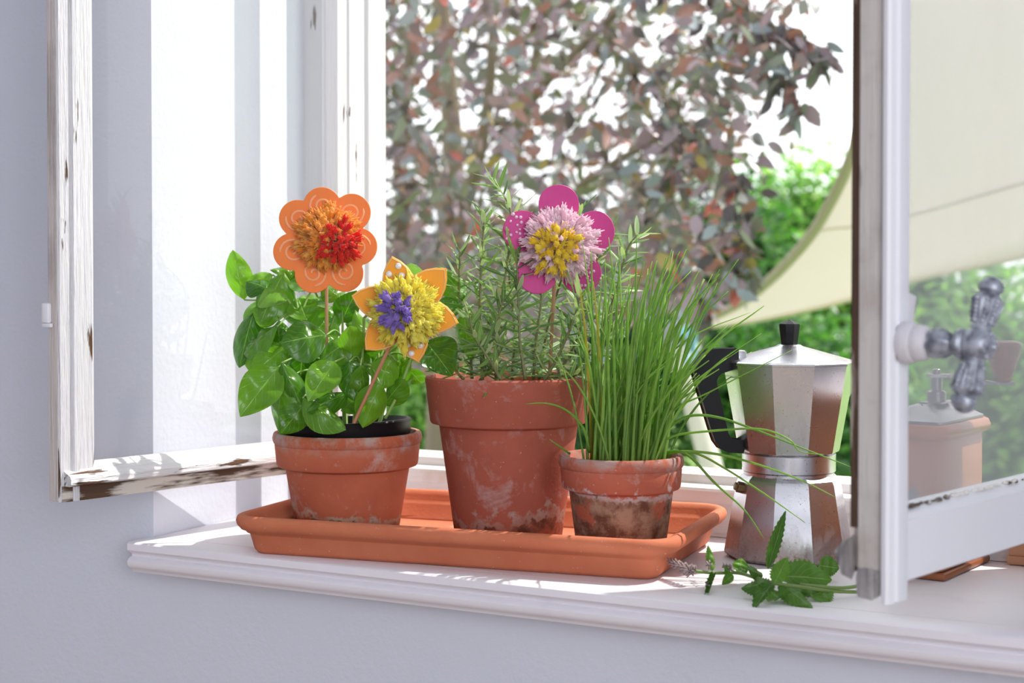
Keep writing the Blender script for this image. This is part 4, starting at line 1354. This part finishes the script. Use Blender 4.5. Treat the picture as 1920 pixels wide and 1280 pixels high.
while k < 5200:          # the far side of the crown
    y = rg.uniform(-300, 640); x = rg.uniform(420, 1460)
    if x > xmax(y) - 60: continue
    hole = math.sin(x * .031 + 1.3 * math.sin(y * .027)) * math.sin(y * .034 + 1.1 * math.sin(x * .023))
    if hole > .45 and y < 330: continue
    if y < 240 and rg.random() < .30: continue
    add_leaf(at_d(x, y, rg.uniform(4.8, 6.2)), .5, rg.uniform(.034, .062)); k += 1
for (sp, r0) in paths:
    if r0 > 12: continue
    for i in range(len(sp) - 1):
        for q in range(6):
            p = sp[i].lerp(sp[i + 1], rg.random()) + Vector((rg.gauss(0, .012), rg.gauss(0, .012), rg.gauss(-.01, .012)))
            add_leaf(p, .9)
inview = lambda p: 700 < 960 + F * p.dot(RGT) / p.dot(FWD) < 1600 and abs(CY - F * (p.z - CAM.z) / p.dot(FWD) - 300) < 420
cand.sort(key=lambda c_: (not inview(c_[0]), -c_[2] / c_[0].dot(FWD)))
vm_ = []
for (vs, fs) in variants:
    b = MB(); b.add(vs, fs)
    t = NT('plum_leaf_single')
    rnd = t.n('ShaderNodeObjectInfo').outputs['Random']
    col = t.ramp(rnd, [(p_, lin(*c_)) for p_, c_ in plum_stops], 'CONSTANT')
    t.set(col=col, rough=.3, spec=.55); t.translucent(.22, t.mix(1.0, col, (1.5, 1.05, .8, 1), 'MULTIPLY'))
    vm_.append(b.mesh('leaf', t.mat, smooth=180))
big = MB()
for q, (p, Mx, L, vi) in enumerate(cand):
    Mz = pi_ @ Mx @ Matrix.Diagonal((L, L, L, 1))
    if q < 280: inst('leaf', vm_[vi], tree, Mz)
    else: big.add(variants[vi][0], variants[vi][1], 0, Mz)
tag(big.build('foliage', plum, tree, smooth=180), kind='stuff')

greens = {
 'mid': m_foliage('green_leaf_mid', [(0, (70, 116, 56)), (.3, (92, 138, 68)), (.6, (60, 100, 56)), (.85, (120, 158, 86))], .42, (1.5, 1.9, .8, 1), .38),
 'light': m_foliage('green_leaf_light', [(0, (112, 152, 74)), (.3, (134, 172, 92)), (.6, (98, 140, 66)), (.85, (160, 186, 110))], .45, (1.5, 1.8, .8, 1), .4),
 'dark': m_foliage('green_leaf_dark', [(0, (58, 96, 60)), (.4, (72, 112, 66)), (.75, (48, 84, 56)), (.92, (110, 150, 92))], .36, (1.4, 1.7, .9, 1), .36)}
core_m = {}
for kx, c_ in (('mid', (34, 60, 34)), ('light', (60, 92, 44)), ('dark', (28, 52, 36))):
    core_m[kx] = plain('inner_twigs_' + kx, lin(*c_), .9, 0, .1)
def shrub(name, label, cx_, cy_, d_, rx, ry, kind, n, Ls, seed, cat='shrub', ragged=.25):
    rg = random.Random(seed)
    c_ = at_d(cx_, cy_, d_)
    root = Vector((c_.x, c_.y, GZ))
    e = empty(name, root)
    tag(e, label, cat, 'greenery beyond the window')
    m_ = d_ / F
    RX_, RY_, RZ_ = rx * m_, rx * m_ * .62, ry * m_
    lump = [(Vector((rg.gauss(0, 1), rg.gauss(0, 1), rg.gauss(0, 1))).normalized(), rg.uniform(.5, 1)) for _ in range(14)]
    def radius(dv): return 1 + ragged * (max(max(0, dv.dot(l_) - .72) * 3 * a_ for l_, a_ in lump) - .35)
    off = c_ - root
    b = MB()
    for k in range(n):
        dv = Vector((rg.gauss(0, 1), rg.gauss(0, 1), rg.gauss(0, 1))).normalized()
        rr = radius(dv) * (rg.uniform(.70, 1.0) if rg.random() < .75 else rg.uniform(1.0, 1.12))
        p = off + Vector((dv.x * RX_, dv.y * RY_, dv.z * RZ_)) * rr
        if p.z < .03: continue
        L = rg.uniform(*Ls)
        az = rg.uniform(0, 2 * PI)
        lv = Vector((math.cos(az), math.sin(az), rg.gauss(-.1, .6))).normalized()
        Mx, _ = frame_from(p, p + lv * L, dv + Vector((rg.gauss(0, .6), rg.gauss(0, .6), rg.gauss(.6, .6))))
        vs, fs = variants[rg.randrange(4)]
        b.add(vs, fs, 0, Mx @ Matrix.Diagonal((L, L, L, 1)))
    tag(b.build('foliage', greens[kind], e, smooth=180), kind='stuff')
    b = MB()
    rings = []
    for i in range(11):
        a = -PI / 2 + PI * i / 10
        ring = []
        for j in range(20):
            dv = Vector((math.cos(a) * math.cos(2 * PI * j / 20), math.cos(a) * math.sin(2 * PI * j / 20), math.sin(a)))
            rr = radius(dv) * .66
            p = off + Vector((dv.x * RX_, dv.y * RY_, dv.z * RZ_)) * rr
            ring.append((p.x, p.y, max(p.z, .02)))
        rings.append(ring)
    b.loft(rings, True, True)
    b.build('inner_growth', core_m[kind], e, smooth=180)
    b = MB()
    b.tube([(0, 0, 0), (off.x * .5, off.y * .5, off.z * .5), tuple(off)], [.05, .04, .02], 8)
    b.build('trunk', bark, e)
    return e
shrub('garden_tree', 'round green tree behind the moka pot, below the sail', 1330, 560, 6.4, 190, 240, 'mid', 3600, (.035, .065), 201, 'tree')
shrub('garden_tree', 'pale green treetop against the white sky left of the sail', 1520, 500, 7.6, 190, 210, 'light', 3200, (.04, .07), 202, 'tree')
shrub('garden_shrub', 'green bush directly behind the moka pot lid', 1500, 780, 5.4, 230, 190, 'mid', 3200, (.03, .055), 203)
shrub('garden_shrub', 'dark green bush behind the rosemary and chives', 1130, 730, 5.6, 230, 190, 'dark', 3000, (.03, .055), 204)
shrub('garden_shrub', 'light green bush seen through the dusty pane beside the grinder', 1900, 770, 5.6, 230, 250, 'light', 3200, (.03, .055), 205)
shrub('garden_shrub', 'bright green low bush between the basil pot and the tallest pot', 820, 800, 4.9, 180, 120, 'light', 2200, (.025, .045), 206)
shrub('garden_tree', 'green tree seen under the sail through the dusty pane', 1760, 660, 7.6, 220, 230, 'mid', 3000, (.04, .07), 207, 'tree')
shrub('garden_tree', 'dark green tree standing deep behind the purple-leaved tree', 1020, 600, 8.2, 330, 190, 'dark', 3600, (.04, .075), 208, 'tree')
shrub('garden_tree', 'green tree far right, mostly hidden by the right sash', 2250, 640, 7.0, 260, 320, 'mid', 2200, (.04, .07), 209, 'tree')
shrub('garden_tree', 'dark green tree left of the window opening', 560, 640, 7.5, 260, 260, 'dark', 2200, (.04, .07), 210, 'tree')

# shade sail
def lerp3(a, c_, t): return a + (c_ - a) * t
up_e = spline([at_d(1288, 614, 4.4), at_d(1400, 560, 4.1), at_d(1500, 466, 3.8), at_d(1560, 374, 3.6), at_d(1608, 262, 3.4), at_d(1650, 110, 3.2), at_d(1690, -130, 3.0), at_d(1720, -420, 2.8)], 5)
lo_e = spline([at_d(1289, 617, 4.4), at_d(1400, 603, 4.3), at_d(1500, 584, 4.2), at_d(1600, 560, 4.1), at_d(1720, 524, 3.95), at_d(1840, 498, 3.8), at_d(2000, 462, 3.65), at_d(2300, 380, 3.4)], 5)
n = len(up_e)
b = MB(); rows = []
for i in range(n):
    row = []
    for j in range(13):
        t_ = j / 12
        p = lerp3(up_e[i], lo_e[i], t_)
        sag = math.sin(PI * t_) * .035 * i / n
        row.append(tuple(p + FWD * sag - Vector((0, 0, sag * .4))))
    rows.append(row)
b.loft(rows, False, False, closed=False)
t = NT('sail_cloth'); nw = t.noise(t.coord('Object', (1, 1, 1)), 260, 3); n2 = t.noise(t.coord('Object'), 5, 3)
cs = t.mix(n2, lin(236, 230, 228), lin(228, 221, 217))
t.set(col=cs, rough=.85, spec=.2); t.bump(nw, .2, .002); t.translucent(.45, lin(238, 228, 230))
root = at_d(1289, 616, 4.4)
sail = empty('shade_sail', root)
tag(sail, 'cream triangular shade sail stretched outside the window', 'shade sail')
si = Matrix.Translation(-root)
o = b.build('cloth', t.mat, sail, smooth=180, mat4=si)
md = o.modifiers.new('thickness', 'SOLIDIFY'); md.thickness = .0015
hem = plain('sail_hem', lin(176, 166, 146), .8)
b = MB(); b.tube(up_e, .013, 8); b.build('hem', hem, sail, smooth=180, mat4=si)
b = MB(); b.tube(lo_e, .006, 8); b.build('hem', plain('sail_hem_low', lin(216, 204, 180), .8), sail, smooth=180, mat4=si)
def sail_point(px, py):
    best = None
    for i in range(n - 1):
        for j in range(12):
            for fi in (0, .25, .5, .75):
                for fj in (0, .25, .5, .75):
                    p = Vector(rows[i][j]).lerp(Vector(rows[i + 1][j]), fi).lerp(Vector(rows[i][j + 1]).lerp(Vector(rows[i + 1][j + 1]), fi), fj)
                    q = p - CAM
                    dd = q.dot(FWD)
                    e_ = abs(960 + F * q.dot(RGT) / dd - px) + abs(HOR - F * q.z / dd - py)
                    if best is None or e_ < best[0]: best = (e_, p)
    return best[1]
for pl in ([(1528, 432), (1565, 429), (1602, 424), (1660, 412), (1712, 398), (1820, 368), (1930, 336)],):
    b = MB()
    b.tube(spline([sail_point(x, y) - FWD * .005 for x, y in pl], 4), .0028, 5)
    b.build('seam', plain('sail_seam', lin(206, 196, 178), .8), sail, smooth=180, mat4=si)

# leaning post that carries the sail corner, with its blue rope
pt, pbm = at_d(1262, 618, 4.42), at_d(1342, 905, 4.3)
dirp = (pbm - pt).normalized()
pb2 = pt + dirp * ((GZ - pt.z) / dirp.z)
post = empty('sail_post', pb2)
tag(post, 'leaning pale wooden post under the sail corner', 'post')
qi = Matrix.Translation(-pb2)
b = MB(); b.tube([pb2, (pb2 + pt) / 2, pt - dirp * .0], [.031, .031, .030], 14)
b.build('pole', m_wood('pale_post', (218, 214, 204), (190, 184, 172), 'z', 25, .8), post, smooth=60, mat4=qi)
b = MB(); b.tube([pt + dirp * .05, pt - dirp * .015], [.037, .037], 14)
b.build('pole_cap', plain('grey_cap', lin(150, 150, 160), .6), post, smooth=60, mat4=qi)
b = MB()
for (pl) in ([(1268, 622, 4.36), (1286, 614, 4.36), (1300, 612, 4.37), (1303, 640, 4.36), (1298, 690, 4.36), (1292, 715, 4.36)], [(1266, 628, 4.36), (1290, 620, 4.36), (1290, 660, 4.36), (1288, 690, 4.36)], [(1262, 620, 4.37), (1280, 628, 4.36), (1300, 614, 4.37)]):
    b.tube(spline([at_d(x, y, d_) for x, y, d_ in pl], 5), .0055, 6)
ropo = at_d(1290, 640, 4.36)
rope = b.build('rope', plain('blue_rope', lin(150, 204, 232), .7), None, smooth=180)
rope.matrix_world = Matrix.Identity(4)
tag(rope, 'light blue rope knotted to the top of the leaning post', 'rope')
